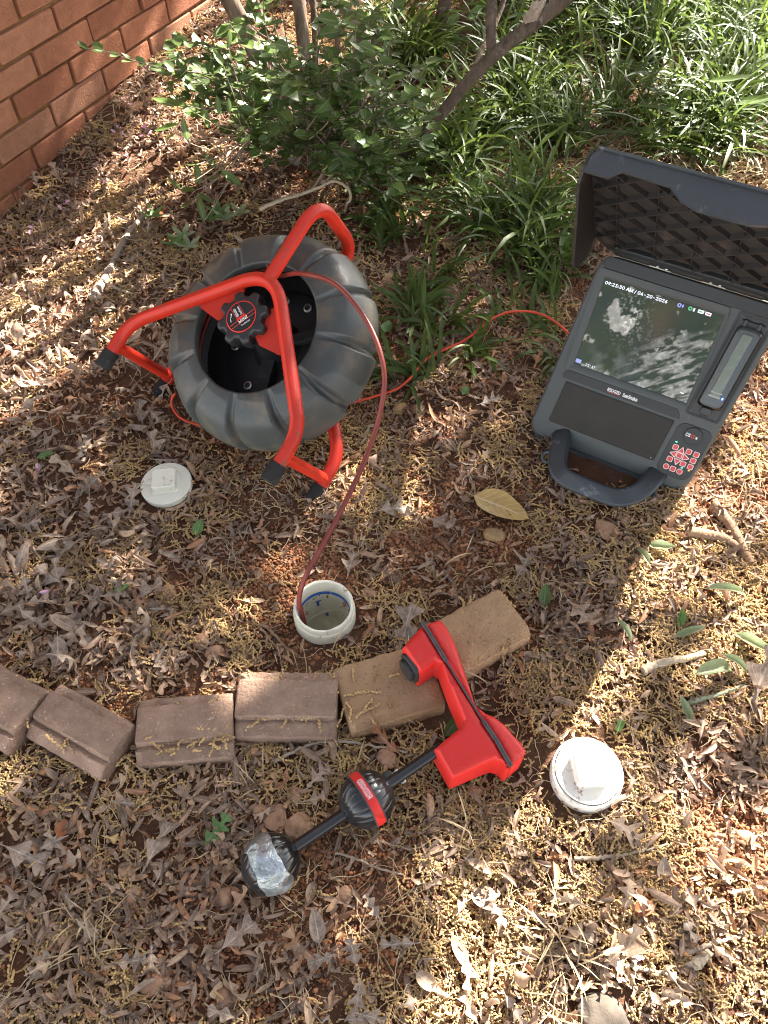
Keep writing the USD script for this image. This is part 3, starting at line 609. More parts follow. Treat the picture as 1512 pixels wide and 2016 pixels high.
blob = np.clip((e1 + (nz(13, 5, 5) - .5) * 2.6 - .50) * 4, 0, 1)
bg = bg * (1 - blob[..., None]) + blob[..., None] * (np.array([.46, .45, .40]) * (.55 + .85 * nz(22, 6))[..., None])
spk = np.clip((nz(64, 9, 2) - .64) * 9, 0, 1) * np.exp(-((ux - .30) / .12) ** 2 - ((vy - .68) / .22) ** 2) + np.clip((nz(52, 10, 2) - .66) * 9, 0, 1) * np.exp(-((ux - .55) / .16) ** 2 - ((vy - .42) / .16) ** 2) * .8
bg = bg + (np.clip(spk, 0, 1) * .5)[..., None] * [1, 1, .95]
str_ = np.clip((ux * 1.15 - vy * .95 - .18 + (nz(6, 12) - .5) * .6) * 3.2, 0, 1) * np.clip((nz(22, 14, 4, .45, 1.7, .62) - .42) * 4.5, 0, 1)
bg = bg * (1 - .75 * str_[..., None]) + str_[..., None] * np.array([.36, .355, .33]) + (str_ * (nz(40, 17) > .62) * .16)[..., None]
lowl = np.exp(-((ux - .33) / .2) ** 2 - ((vy - .17) / .15) ** 2) * np.clip((nz(11, 21, 4) - .42) * 3, 0, 1)
bg = np.clip(bg + .13 * lowl[..., None], 0, 1)
i = np.arange((ny - 1) * (nx - 1)); r_, c_ = i // (nx - 1), i % (nx - 1); a_ = r_ * nx + c_
scr = usdkit.mesh(stage, numbered('/World/inspection_monitor', 'screen'), TM(np.c_[(ux * .246).ravel(), (vy * .185).ravel(), np.full(nx * ny, .0016)], np.vstack([np.c_[a_, a_ + 1, a_ + nx + 1], np.c_[a_, a_ + nx + 1, a_ + nx]])), M['screen'])
UsdGeom.PrimvarsAPI(scr.GetPrim()).CreatePrimvar('screencol', Sdf.ValueTypeNames.Color3fArray, 'vertex').Set(Vt.Vec3fArray.FromNumpy(bg.reshape(-1, 3).astype(np.float32)))
sp = scr.GetPrim()
def sobj(nm, m, mt): return obj(nm, m, mt, sp)
sobj('screen_lettering', text('09:23:30 AM / 04-20-2026', .0062, T4(.0035 + .0655, .1781, .0022), bold=True, width=.131), M['screen_text'])
sobj('screen_lettering', text("23' 1\"", .0052, T4(.034, .0055, .0022), width=.021), M['screen_text'])
sobj('screen_icon', cat(rbox(.0005, .0125, .0035, .0115, .0017, .0021, .001)), M['screen_blue'])
sobj('screen_icon', cat(place(revolve([(.004, 0), (.004, .0004), (.0018, .0004)], 16), (.1585, .1793, .0018)), rbox(.1640, .1670, .1762, .1824, .0017, .0021, .0012)), M['screen_blue'])
sobj('screen_icon', place(revolve([(.0042, 0), (.0042, .0004), (.0016, .0004)], 16), (.1805, .1793, .0018)), M['screen_green'])
sobj('screen_icon', rbox(.1865, .1898, .1758, .1826, .0017, .0021, .001), M['screen_text'])
for x, mt in ((.2018, 'screen_green'), (.2165, 'screen_red')):
    b_ = sobj('screen_icon', rbox(x - .0058, x + .0058, .1763, .1828, .0017, .0020, .0012), M['screen_text'])
    sobj('screen_icon', rbox(x - .0046, x + .0046, .1775, .1816, .0017, .0023, .0008), M[mt])
sobj('screen_icon', rbox(.2275, .2345, .0155, .0175, .0017, .0021, .0008), M['screen_text'])
# brand strip, lower cover, keypad
st = mobj('brand_strip', loft([np.c_[np.array([(-.012, -.0375), (.249, -.0375), (.247, -.030), (.236, -.0175), (-.006, -.0185), (-.014, -.026)]), np.full(6, z)] for z in (0, .0015)]), M['case_dark'])
obj('brand_lettering', text('RIDGID', .0066, T4(.1005, -.0283, .0016), bold=True, width=.0285), M['print_white'], st)
obj('brand_lettering', text('SeeSnake', .0074, T4(.1365, -.0287, .0016), bold=True, width=.032), M['print_white'], st)
obj('brand_underline', rbox(.0865, .1145, -.0338, -.0330, .0015, .0020, .0003, .0002), M['print_red'], st)
mobj('cover_panel', rbox(-.0010, .2415, -.1415, -.0440, 0, .0022, .004), M['panel_brown'])
mobj('panel_groove', cat(rbox(-.0025, .243, -.0445, -.0430, 0, .0012, .0007, .0003), rbox(.242, .2435, -.1415, -.0440, 0, .0012, .0007, .0003)), M['black'])
mobj('panel_dot', rbox(.2345, .2362, -.1375, -.1358, .0022, .0026, .0008, .0001), M['print_white'])
pad = mobj('keypad', rbox(.2530, .3255, -.1600, -.0390, 0, .0016, .018, .001, 7), M['case_dark'])
obj('logo_button', place(revolve([(.0192, 0), (.0192, .0022), (.0182, .0028), (.0165, .0020), (.0, .0020)], 48), (.2860, -.0605, .0016)), M['case_dark'], pad, 30)
obj('logo_lettering', text('CS', .0070, T4(.2755, -.0605, .0037), bold=True, width=.0095), M['print_white'], pad)
obj('logo_lettering', text('12', .0070, T4(.2856, -.0605, .0037), bold=True, width=.0078), M['print_red'], pad)
obj('logo_lettering', text('x', .0064, T4(.2936, -.0607, .0037), bold=True, width=.0050), M['print_white'], pad)
def keyat(u, v, kind, rot=0):
    if kind == 'tri':
        base = np.array([(0, .0066), (-.0063, -.0048), (.0063, -.0048)]) @ np.array([[math.cos(rot), math.sin(rot)], [-math.sin(rot), math.cos(rot)]])
        P = Polygon(base).buffer(.0012, 3); q = P.buffer(-.0016)
        m1, m2 = prism(P, 0, .0012), prism(q, 0, .0018)
    elif kind == 'round':
        P = Point(0, 0).buffer(.0064, 8); m1, m2 = prism(P, 0, .0012), prism(P.buffer(-.0013), 0, .0018)
    else:
        m1, m2 = rbox(-.0060, .0060, -.0060, .0060, 0, .0012, .0022, .0003), rbox(-.0047, .0047, -.0047, .0047, 0, .0018, .0015, .0003)
    k_ = obj('key', place(m1, (u, v, .0015)), M['button_pale'], pad)
    obj('key_face', place(m2, (u, v, .0015)), M['button_red'], k_)
    return k_
keys = [(.2628, -.0951), (.2911, -.0945), (.3071, -.095), (.2766, -.1093), (.3064, -.1097), (.2616, -.1237), (.2905, -.1237), (.3063, -.1242), (.2756, -.1419)]
marks = ['F', '=', 'B', 'o', '/', 'D', 'H', '#', '-']
for (u, v) in keys: keyat(u, v, 'sq')
for (u, v) in ((.2611, -.1419), (.2904, -.1421)): keyat(u, v, 'round')
for (u, v), ro_ in zip([(.277, -.0975), (.264, -.1098), (.2898, -.1092), (.2769, -.1235)], (0, PI / 2, -PI / 2, PI)): keyat(u, v, 'tri', ro_)
for (u, v), c_ in zip([(.2598, -.0836), (.2915, -.1325), (.3067, -.133)], ('led_green', 'led_green', 'led_orange')):
    obj('indicator_light', rbox(u - .002, u + .002, v - .0012, v + .0012, .0014, .0022, .0008, .0002), M[c_], pad)
# memory compartment with a clear cover
rec = mobj('stick_compartment', ringframe((.2555, .3195, -.0180, .2010), (.2595, .3155, -.0140, .1970), 0, .0016, .0002), M['case_dark'], mon, 25)
mobj('compartment_floor', rbox(.2595, .3155, -.0140, .1970, 0, .0008, .008, .0002), M['black'])
mobj('memory_stick', rbox(.2790, .2985, .030, .165, .001, .0075, .003, .001), M['usb_green'])
mobj('stick_band', cat(rbox(.2770, .3005, .0305, .0345, .001, .0085, .001, .0004), rbox(.2770, .3005, .040, .0425, .001, .0085, .001, .0004)), M['pvc'])
cov = lambda i, n: np.c_[rr(.050 - 2 * i, .172 - 2 * i, .010, 6) + [.2885, .0925], np.full(24, n)]
mobj('clear_cover', loft([cov(0, .0012), cov(0, .010), cov(.003, .014), cov(.006, .015)], False, True), M['clear_cover'], mon, 40)
mobj('cover_latch', cat(rbox(.278, .299, -.0085, .0065, .001, .011, .003), rbox(.280, .297, -.0120, -.0085, .001, .007, .002)), M['black'])
mobj('cover_hinge', cat(rbox(.270, .277, .178, .192, .001, .009, .002), rbox(.297, .304, .178, .192, .001, .009, .002), rbox(.266, .310, .186, .190, .001, .006, .001)), M['black'])
mobj('indicator_light', rbox(.3035, .3065, .0310, .0345, .001, .0085, .001, .0003), M['led_blue'])
# carrying handle below the case
hp = [at(1098, 905, .040), at(1106, 935, .036), at(1134, 951, .034), at(1180, 970, .030), at(1218, 980, .030), at(1255, 970, .034), at(1279, 950, .038)]
hp = [RM.T @ (p - TMN) for p in hp]
top1, top2 = np.array([.010, -.160, -.014]), np.array([.252, -.160, -.014])
hpath = spline([top1, hp[0], hp[1], hp[2], hp[3], hp[4], hp[5], hp[6], top2], 40)
sec = rr(.030, .050, .009, 4); up_ = np.array([0, .45, 1.0]); up_ /= np.linalg.norm(up_); Rr_ = []
tg = np.gradient(hpath, axis=0); tg /= np.linalg.norm(tg, axis=1, keepdims=True)
for k in range(40):
    nn_ = up_ - tg[k] * (up_ @ tg[k]); nn_ /= np.linalg.norm(nn_); bb_ = np.cross(tg[k], nn_)
    sc_ = 1 + .12 * abs(k / 39 - .5) * 2
    Rr_.append(hpath[k] + (sec[:, 0:1] * .62 * nn_ + sec[:, 1:2] * .78 * sc_ * bb_))
obj('carry_handle', loft(Rr_), M['case_blue'], mon, 40)
def lugring(P):
    return place(cat(revolve([(.0145, -.005), (.0145, .005), (.0115, .0065), (.0075, .005), (.0075, -.005), (.0145, -.005)], 20)), P, -.45, 0, 0)
obj('handle_lug', lugring(RM.T @ (at(1279, 968, .02) - TMN)), M['case_blue'], mon, 30)
obj('handle_lug', lugring(RM.T @ (at(1078, 900, .03) - TMN)), M['case_blue'], mon, 30)
mobj('lower_lip', rbox(-.02, .30, -.198, -.178, -.04, -.006, .008), M['case_blue'])
# lid: a shade standing up from the hinge, ribbed inside
LD = np.array([0, .486, .874]); LH = np.array([0, -.874, .486]); L0 = np.array([0, .243, -.006])
def lid(u, s, h): return np.array([u + SH * .24, 0, 0]) + L0 + LD * s + LH * h
def lidmesh(m): v = np.array(m.vertices); m = m.copy(); m.vertices = np.array([lid(*p) for p in v]); return m
U0, U1, SL = -.064, .366, .322
outl = Polygon([(U0 + .03, -.012), (U0, .03), (U0, SL - .03), (U0 + .03, SL), (U1 - .03, SL), (U1, SL - .03), (U1, .03), (U1 - .03, -.012)]).segmentize(.02)
lp = obj('lid', lidmesh(prism(outl, -.010, 0)), M['lid_inside'], mon)
fin = []
def rib(p, q, parent=lp, h0=0, h1=.011, w=.0011):
    p, q = np.array(p), np.array(q); d = q - p; d = d / np.linalg.norm(d); n_ = np.array([-d[1], d[0]]) * w
    poly = Polygon([p + n_, q + n_, q - n_, p - n_]); obj('rib', lidmesh(prism(poly, h0, h1)), M['lid_inside'], parent)
from shapely.geometry import LineString
inner = Polygon([(U0 + .008, .03), (U0 + .008, SL - .01), (U1 - .008, SL - .01), (U1 - .008, .03)])
for k in range(-9, 16):
    for sg in (-1, 1):
        x0 = (U0 + U1) / 2 + (k - 3) * .074
        ln = LineString([(x0 - .5, -.5 * .82 * sg + .16), (x0 + .5, .5 * .82 * sg + .16)]).intersection(inner)
        if not ln.is_empty and ln.length > .02: rib(ln.coords[0], ln.coords[-1], w=.0011, h1=.011 if sg > 0 else .0095)
for x0 in np.arange(U0 + .05, U1, .074):
    rib((x0, .03), (x0, SL - .012), h1=.006, w=.0008)
for sx, u in ((-1, U0), (1, U1)):
    wall_sh = Polygon([(-.004, -.006), (.012, .034), (.070, .090), (.10, .094), (SL - .012, .046), (SL, .02), (SL, -.010), (.0, -.010)])
    m = prism(wall_sh, -.0025, .0025); v = np.array(m.vertices)
    m.vertices = np.array([lid(u + p[2] - sx * .0 + sx * .16 * max(p[1], 0) * 0, p[0], p[1]) for p in v]); obj('lid_side', m, M['lid_inside'], mon)
fr = Polygon([(U0 + .012, -.012), (U1 - .012, -.012), (U1 - .004, .004), (U1 - .004, .026), (U1 - .05, .018), (.285, .016), (.262, .020), (.24, .038), (.215, .044), (.135, .044), (.105, .036), (.08, .018), (.0, .014), (U0 + .06, .016), (U0 + .045, .030), (U0 + .004, .030), (U0 + .004, .004)]).segmentize(.012)
m = prism(fr, 0, .007); v = np.array(m.vertices); m.vertices = np.array([lid(p[0], SL - .004 + p[2] + .010 * np.clip(1 - abs(p[0] - .15) / .21, 0, 1) ** .5 * 0, p[1]) for p in v])
obj('lid_rim', m, M['case_blue'], mon)
m = rbox(U0 + .01, U1 - .01, -.0145, -.0105, 0, .02, .002, .001); v = np.array(m.vertices); m.vertices = np.array([lid(p[0], SL - .012 + p[2], p[1]) for p in v]); obj('lid_edge', m, M['case_blue'], mon)
obj('hinge_block', lidmesh(rbox(-.02, .325, .0, .03, -.006, .012, .006, .004)), M['case_dark'], mon)
for u0, u1 in ((.0, .062), (.106, .168), (.214, .285)):
    m = tube([(u0, 0, 0), (u1, 0, 0)], .011, 14); v = np.array(m.vertices); m.vertices = v + [SH * .24 - .005, .244, .004]; obj('hinge', m, M['black'], mon, 40)
for u0 in (.074, .092, .180, .198):
    obj('hinge_screw', place(revolve([(.003, 0), (.003, .002), (.0, .0024)], 10), (u0 + SH * .24, .238, .006)), M['steel'], mon)
gq = [at(*p, .0)[:2] for p in ((1060, 800), (1075, 905), (1150, 975), (1290, 985), (1370, 950), (1500, 700), (1512, 600), (1200, 600))]; poly_block(gq)

# ------------------------------------------------------------------ red locator with two antenna balls
B2 = at(533, 1700, .046); B1 = at(722, 1573, .047); ax = B1 - B2; ax /= np.linalg.norm(ax)
ex = ax; ez = np.array([0, 0, 1.0]); ez = ez - ex * (ez @ ex); ez /= np.linalg.norm(ez); ey = np.cross(ez, ex)
loc = thing('pipe_locator', 'red and black locator with two ribbed antenna balls lying across the pavers', 'locator', frame(np.stack([ex, ey, ez], 1), B2))
LRm, LT = np.stack([ex, ey, ez], 1), B2
def toloc(P): return (np.asarray(P) - LT) @ LRm
d12 = float(np.linalg.norm(B1 - B2))
mend = toloc(at(872, 1470, .075)); mst = np.array([-.02, 0, 0])
obj('mast', tube([mst, np.array([d12 * .5, 0, 0]), np.array([d12, 0, .001]), mend], .0098, 16), M['gloss_black'], loc, 40)
def ball(cx, r, grooves=16):
    n, k = 192, 40; R = []
    a = np.arange(n) * 2 * PI / n
    for i in range(k):
        ph = -PI / 2 + PI * (i + .0) / (k - 1); c_, s_ = math.cos(ph), math.sin(ph)
        rib_ = 1 - .035 * np.exp(-(((a * grooves / (2 * PI)) % 1 - .5) / .10) ** 2) * min(1, 2.2 * c_)
        R.append(np.c_[np.full(n, cx + r * s_ * 1.02), r * c_ * rib_ * np.cos(a), r * c_ * rib_ * np.sin(a)])
    return loft(R)
RB = .0455
obj('antenna_ball', ball(0, RB), M['gloss_black'], loc, True)
b1 = obj('antenna_ball', ball(d12, RB), M['gloss_black'], loc, True)
def bandmesh(cx, w, r0, dr, n=64, jag=None, a0=0, a1=2 * PI):
    a = np.linspace(a0, a1, n); R = []
    for x, d in ((-w / 2, -.002), (-w / 2, dr), (-w / 4, dr), (0, dr), (w / 4, dr), (w / 2, dr), (w / 2, -.002)):
        j = 0 if jag is None else jag(a, x)
        xx = x + j; rad = np.sqrt(np.maximum(r0 ** 2 - (cx[1] + xx) ** 2, 0)) + d
        xx = np.full(n, xx) if np.ndim(xx) == 0 else xx; R.append(np.c_[cx[0] + cx[1] + xx, rad * np.cos(a), rad * np.sin(a)])
    return loft(np.array(R), False, False, closed=False)
bm = obj('ball_band', bandmesh((d12, .0), .0155, RB, .0014, 80), M['tool_red'], loc, 40)
tv = text('RIDGID', .0088, width=.036, depth=.0006); w_ = np.array(tv.vertices)
aa_ = PI / 2 - .10 - w_[:, 0] / (RB + .0016)                   # reads downwards round the ball, seen from above
tv.vertices = np.c_[d12 + w_[:, 1], (RB + .0015 + w_[:, 2]) * np.cos(aa_), (RB + .0015 + w_[:, 2]) * np.sin(aa_)]
obj('band_lettering', tv, M['print_white'], bm)
obj('band_edge', cat(bandmesh((d12, .0088), .0018, RB, .0018, 80), bandmesh((d12, -.0088), .0018, RB, .0018, 80)), M['gasket'], loc)
jag = lambda a_, x: .0022 * np.sin(a_ * 2.3 + x * 40) + .0012 * np.sin(a_ * 7 + 1)
obj('silver_tape', bandmesh((0, -.005), .044, RB, .0012, 90, jag), M['tape'], loc, 45)
obj('silver_tape', bandmesh((0, .004), .020, RB, .0021, 90, lambda a_, x: .003 * np.sin(a_ * 1.4 + .5)), M['tape'], loc, 45)
tieP = toloc(at(788, 1525, .062)); obj('zip_tie', place(revolve([(.0108, -.0016), (.0128, -.0016), (.0128, .0016), (.0108, .0016)], 40), (tieP[0], 0, .0015), 0, PI / 2 + .25, .2), M['print_white'], loc, 30)
obj('mast_clip', place(rbox(-.014, .014, -.007, .007, 0, .012, .004, .003), (tieP[0] - .022, .012, -.004)), M['black'], loc, 30)
obj('mast_mark', place(rbox(-.003, .003, -.002, .002, 0, .0006, .001, .0002), (toloc(at(832, 1485, .08))[0], .004, .0125)), M['print_white'], loc)
# the shell: side outline, thickness over it, seam gasket along the joint of the halves
zpx = lambda x, y: at(740 + x / 4.725, 1180 + y / 4.725, .108)[:2]
OUT = [(430, 268), (600, 206), (662, 282), (742, 420), (790, 560), (880, 800), (935, 965), (1030, 1035), (1110, 1060), (1215, 1128), (1290, 1212), (1375, 1290), (1424, 1368), (1392, 1428), (1285, 1520), (1248, 1552), (1215, 1535), (1175, 1490), (1110, 1472), (1030, 1500), (712, 1638), (540, 1352), (786, 1160), (806, 1110), (756, 1000), (700, 880), (650, 755), (595, 618), (548, 598), (402, 700), (236, 470), (300, 400)]
P_ = Polygon([zpx(*p) for p in OUT]).buffer(-.0035, 3).buffer(.0035, 3)
seam = LineString([zpx(*p) for p in [(432, 272), (520, 405), (612, 545), (690, 665), (800, 830), (970, 1085), (1130, 1300), (1270, 1530)]])
hd, be = np.array(zpx(400, 400)), np.array(zpx(1100, 1300)); axl = (be - hd) / np.linalg.norm(be - hd)
def base_z(x, y): return .060 - .028 * np.clip(((np.array([x, y]) - hd) @ axl) / np.linalg.norm(be - hd), 0, 1.2)
def top_z(x, y):
    d = seam.distance(Point(x, y)); return base_z(x, y) + .070 - .14 * d + (.0035 if d < .001 else 0)
halves = []
big = P_.bounds; sx = np.array(seam.coords); dirv = sx[-1] - sx[0]
left_side = Polygon(np.vstack([sx[0] - dirv * 2, sx, sx[-1] + dirv * 2, [sx[-1] + dirv * 2 + np.array([dirv[1], -dirv[0]]) * 3], [sx[0] - dirv * 2 + np.array([dirv[1], -dirv[0]]) * 3]]))
A_, B_ = P_.intersection(left_side.buffer(0)), P_.difference(left_side.buffer(0))
mxg = lambda g: max(getattr(g, 'geoms', [g]), key=lambda q: q.area)
def shell(nm, poly, mt):
    m = pillow(poly, 0.0, lambda x, y: top_z(x, y) - 0, .011, .005, .40)
    v = np.array(m.vertices); lo = np.array([base_z(*p[:2]) for p in v]); tp = np.array([top_z(*p[:2]) for p in v])
    v[:, 2] = np.where(v[:, 2] < 1e-6, lo, lo + (tp - lo) * np.clip(v[:, 2] / np.maximum(tp, 1e-6), 0, 1))
    m.vertices = toloc(v); return obj(nm, m, mt, loc, 40)
shell('shell_half', mxg(A_.buffer(-.0006)), M['tool_red']); shell('shell_half', mxg(B_.buffer(-.0006)), M['tool_red'])
gp = [np.r_[p, top_z(*p) - .004] for p in np.array(seam.segmentize(.006).coords)]; n_ = len(gp); wd = .0018 + .0020 * (np.abs(np.linspace(-1, 1, n_)) > .42)
obj('seam_gasket', tube([toloc(p) for p in gp], wd, 8), M['gasket'], loc, 40)
dcen = np.array(zpx(318, 598)); ddir = np.array(zpx(402, 700)) - np.array(zpx(236, 470)); ddir /= np.linalg.norm(ddir); dn = np.array([ddir[1], -ddir[0]])
if (dcen - hd) @ dn < 0: dn = -dn
zc = base_z(*dcen) + .032
dm = loft([np.array([np.r_[dcen + ddir * a_[0] + dn * off, zc + a_[1]] for a_ in rr(.048 - 2 * i_, .05 - 2 * i_, .012, 5)]) for off, i_ in ((-.006, 0), (.002, 0), (.003, .001), (.003, .006), (.010, .006), (.0105, .008))])
dm.vertices = toloc(dm.vertices); obj('display_cap', dm, M['black'], loc, 30)
fcen = np.array(zpx(1330, 1290))
poly_block(np.array(P_.exterior.coords)); poly_block([zpx(540, 1352), zpx(712, 1638), zpx(1100, 1480), zpx(800, 1150)])

# ------------------------------------------------------------------ litter on the bed
def unblocked(P, grow=0.0):
    k = np.ones(len(P), bool)
    for b in BLOCKED:
        if b[0] == 'c': k &= np.hypot(P[:, 0] - b[1], P[:, 1] - b[2]) > b[3] + grow
        else: k &= ~inpoly(P[:, :2], [tuple(q) for q in b[1]])
    return k
def lay(n, col, base, seed, protos, mtl, name, label, tilt, smin, smax, lift, clump=.5, flip=True, cs=6.0, grow=0.0):
    g = np.random.default_rng(seed); P = sample(n, col, base, seed, clump, cs); P = P[unblocked(P, grow)]; m = len(P)
    P[:, 2] = gz(P[:, 0], P[:, 1]) + g.uniform(lift[0], lift[1], m)
    rx = g.normal(0, tilt, m) + (PI * (g.random(m) < .5) if flip else 0)
    S = g.uniform(smin, smax, m)
    S = S * np.clip(1 + .0 * P[:, 1], .6, 1.4)
    scatter(name, protos, mtl, P, quats(rx, g.normal(0, tilt, m), g.uniform(0, 2 * PI, m)), S, g.integers(0, len(protos), m), label)
for px_, py_, r_ in ((1190, 2008, .05), (588, 1628, .018), (1195, 1046, .02), (788, 806, .016), (542, 1612, .016), (422, 1286, .014), (973, 1056, .016), (764, 1494, .014), (985, 1010, .03)): disc_block(at_g(px_, py_), r_)
def cluster(makers, n, rad, seed, flat=.25, lift=.004):
    """n small pieces strewn over a patch of the given radius, as one shape to scatter"""
    g = np.random.default_rng(seed); ms = []
    for k in range(n):
        m = makers[int(g.integers(len(makers)))]; r = rad * math.sqrt(g.random()); a = g.uniform(0, 2 * PI)
        ms.append(place(m, [r * math.cos(a), r * math.sin(a), g.uniform(0, lift)], g.normal(0, flat), g.normal(0, flat), g.uniform(0, 2 * PI), g.uniform(.6, 1.15)))
    c = cat(*ms)
    if all('uv' in q.metadata for q in ms): c.metadata['uv'] = np.vstack([q.metadata['uv'] for q in ms])
    return c
clods = []
for k in range(8):
    m = trimesh.creation.icosphere(1, 1.0); v = np.array(m.vertices); v *= (1 + (meshkit.noise(v * 1.3 + k * 5, k)[:, None] - .5) * .8); v[:, 2] *= .75; m.vertices = v; clods.append(m)
g = np.random.default_rng(3)
grit = []
for k in range(8):
    ms = []
    for q in range(22):
        r_ = .0010 + .0032 * g.random() ** 3; ms.append(place(clods[int(g.integers(8))], [g.normal(0, .014), g.normal(0, .014), r_ * .3], *g.uniform(0, 6.28, 3), r_))
    grit.append(cat(*ms))
P = sample(11000, 4, .55, 31, .8, 4.0); P = P[unblocked(P)]; m_ = len(P); P[:, 2] = gz(P[:, 0], P[:, 1])
scatter('soil_crumbs', grit, M['clod'], P, quats(np.zeros(m_), np.zeros(m_), g.uniform(0, 6.28, m_)), g.uniform(.7, 1.3, m_), g.integers(0, 8, m_), 'small reddish soil crumbs and grit scattered over the bare ground')
LP = [leaf(.070, .017, 'lance', c, f, q, s) for c, f, q, s in ((.5, .25, .3, 1), (1.1, .4, .5, 2), (-.6, .2, .9, 3), (1.6, .3, .7, 4), (.2, .5, 1.2, 5), (-1.2, .3, .4, 6))]
LP += [leaf(.055, .026, 'broad', c, f, q, s) for c, f, q, s in ((.9, .2, .9, 7), (1.5, .3, 1.3, 8), (-1.0, .25, 1.5, 9), (.6, .1, 1.7, 10))]
LO = [leaf(.080, .054, 'oak', c, f, q, s) for c, f, q, s in ((.9, .25, .8, 11), (1.6, .35, 1.0, 12), (-1.1, .3, 1.1, 13), (.6, .4, 1.3, 14), (2.1, .3, .9, 15), (-1.5, .2, 1.2, 16), (1.2, .2, .5, 17))]
LB = [leaf(.024, .014, 'bit', c, f, q, s) for c, f, q, s in ((.5, .2, .6, 21), (1.2, .3, .9, 22), (-.8, .1, 1.2, 23), (.2, .4, .2, 24), (1.5, .1, .7, 25))] + [leaf(.03, .008, 'lance', .8, .3, .5, 26), leaf(.04, .010, 'lance', -.9, .3, .8, 27)]
lay(4600, 1, .25, 41, LP[:6] + LP + LO[:5], M['dead_leaf'], 'leaf_litter', 'brown dry leaves lying thick over the planting bed', .42, .34, .84, (.002, .018), .7, cs=5)
lay(9000, 2, .5, 42, [cluster(LB, 6, .026, 60 + k, .45, .007) for k in range(9)], M['dead_leaf'], 'leaf_fragments', 'broken brown leaf fragments between the whole leaves', .10, .6, 1.1, (.001, .006), .5, False, cs=8)
def catkin(L, seed, r=.0017):
    g = np.random.default_rng(seed); n = int(L / .0022); a = np.cumsum(g.normal(0, .17, n)); e = np.cumsum(g.normal(0, .10, n)) * .5
    p = np.cumsum(np.c_[np.cos(a) * np.cos(e), np.sin(a) * np.cos(e), np.sin(e) * .6] * .0022, 0); p -= p.mean(0)
    ms = []
    for i in range(n):
        o = trimesh.creation.icosphere(0, 1.0) if i % 2 else trimesh.creation.box((1.5, 1.5, 1.5)); v = np.array(o.vertices) * r * g.uniform(.7, 1.35, 3); q = rotm(*g.uniform(0, 6, 3))[:3, :3]
        o.vertices = v @ q.T + p[i] + g.normal(0, r * .4, 3); ms.append(o)
    return cat(*ms)
CK = [catkin(L, s) for L, s in ((.030, 1), (.040, 2), (.022, 3), (.034, 4), (.050, 5), (.016, 6), (.028, 7), (.044, 8), (.020, 9), (.012, 10))]
lay(8200, 3, .5, 43, [cluster(CK, 6, .030, 80 + k, .16, .006) for k in range(12)], M['catkin'], 'oak_catkins', 'yellowish brown fallen oak catkins matted over the bed', .08, .75, 1.1, (.003, .009), 1.1, False, 7, .02)
def stem(L, seed, r=.0007):
    g = np.random.default_rng(seed); n = 9; a = np.cumsum(g.normal(0, .22, n)); p = np.cumsum(np.c_[np.cos(a), np.sin(a), g.normal(0, .12, n)] * L / n, 0); p -= p.mean(0)
    return tube(p, np.linspace(r, r * .5, n), 4)
lay(7000, 3, .7, 44, [stem(L, s) for L, s in ((.06, 1), (.09, 2), (.04, 3), (.12, 4), (.05, 5), (.08, 6))], M['straw'], 'dry_straw', 'thin dry straw stalks and root fibres on the bed', .14, .5, 1.1, (.004, .013), .6)
def flower_petal(s): return leaf(.018, .012, 'broad', .9, .2, 1.4, s, 6)

# catkins and bits caught on the pavers
g = np.random.default_rng(77); PP = []
for px0, py0, px1, py1, n in ((290, 1385, 450, 1460, 26), (480, 1330, 655, 1425, 26), (90, 1370, 240, 1480, 14), (0, 1330, 70, 1430, 12), (670, 1320, 800, 1420, 8), (900, 1180, 1010, 1300, 20), (300, 1450, 450, 1490, 8)):
    for _ in range(int(n * 1.6)):
        p = at(g.uniform(px0, px1), g.uniform(py0, py1), .053); PP.append(p)
PP = np.array(PP); m_ = len(PP)
scatter('paver_catkins', CK, M['catkin'], PP, quats(g.normal(0, .1, m_), g.normal(0, .1, m_), g.uniform(0, 6.28, m_)), g.uniform(.8, 1.25, m_), g.integers(0, len(CK), m_), 'yellow brown catkins caught on the tops of the edging pavers')

# single leaves one can pick out
def oneleaf(name, label, px, py, L, W, kind, mt, yaw, curl=.6, fold=.2, cup=.5, seed=0, flip=False, dz=.006, group=None, catg='leaf'):
    m = leaf(L, W, kind, curl, fold, cup, seed); m.apply_translation([-L / 2, 0, 0])
    m = place(m, at_g(px, py), PI if flip else 0, 0, yaw); ondirt(m, dz)
    return tag(obj(name, m, M[mt], None, True), label, catg, group)
D = math.radians
oneleaf('yellow_leaf', 'large yellow brown oval leaf lying below the monitor handle', 985, 1010, .128, .072, 'broad', 'yellow_leaf', D(-24), -.25, .05, .35, 3, dz=.012)
oneleaf('green_leaf', 'pointed bright green leaf on the catkins below the loose plug', 394, 1046, .042, .024, 'broad', 'green_leaf', D(80), .3, .1, .4, 4, dz=.012)
oneleaf('green_leaf', 'broad green leaf beside the taped antenna ball', 428, 1640, .060, .046, 'oak', 'green_leaf', D(50), .3, .1, .3, 4, dz=.012)
oneleaf('green_leaf', 'dark green leaf half hidden in brown leaves left of the loose plug', 96, 905, .040, .022, 'broad', 'green_leaf', D(10), .5, .1, .6, 5, dz=.014)
oneleaf('green_leaf', 'small round green leaf beside the orange cord near the drum', 762, 662, .040, .030, 'broad', 'green_leaf', D(70), .3, .1, .3, 6, dz=.03)
oneleaf('green_leaf', 'small oval green leaf above the yellow leaf, beside a dead leaf', 916, 775, .030, .020, 'broad', 'green_leaf', D(60), .2, .1, .3, 7, dz=.012)
oneleaf('green_leaf', 'dark green leaf right of the top tan paver', 1070, 1180, .05, .026, 'broad', 'shrub_leaf', D(80), .5, .1, .6, 8, dz=.010)
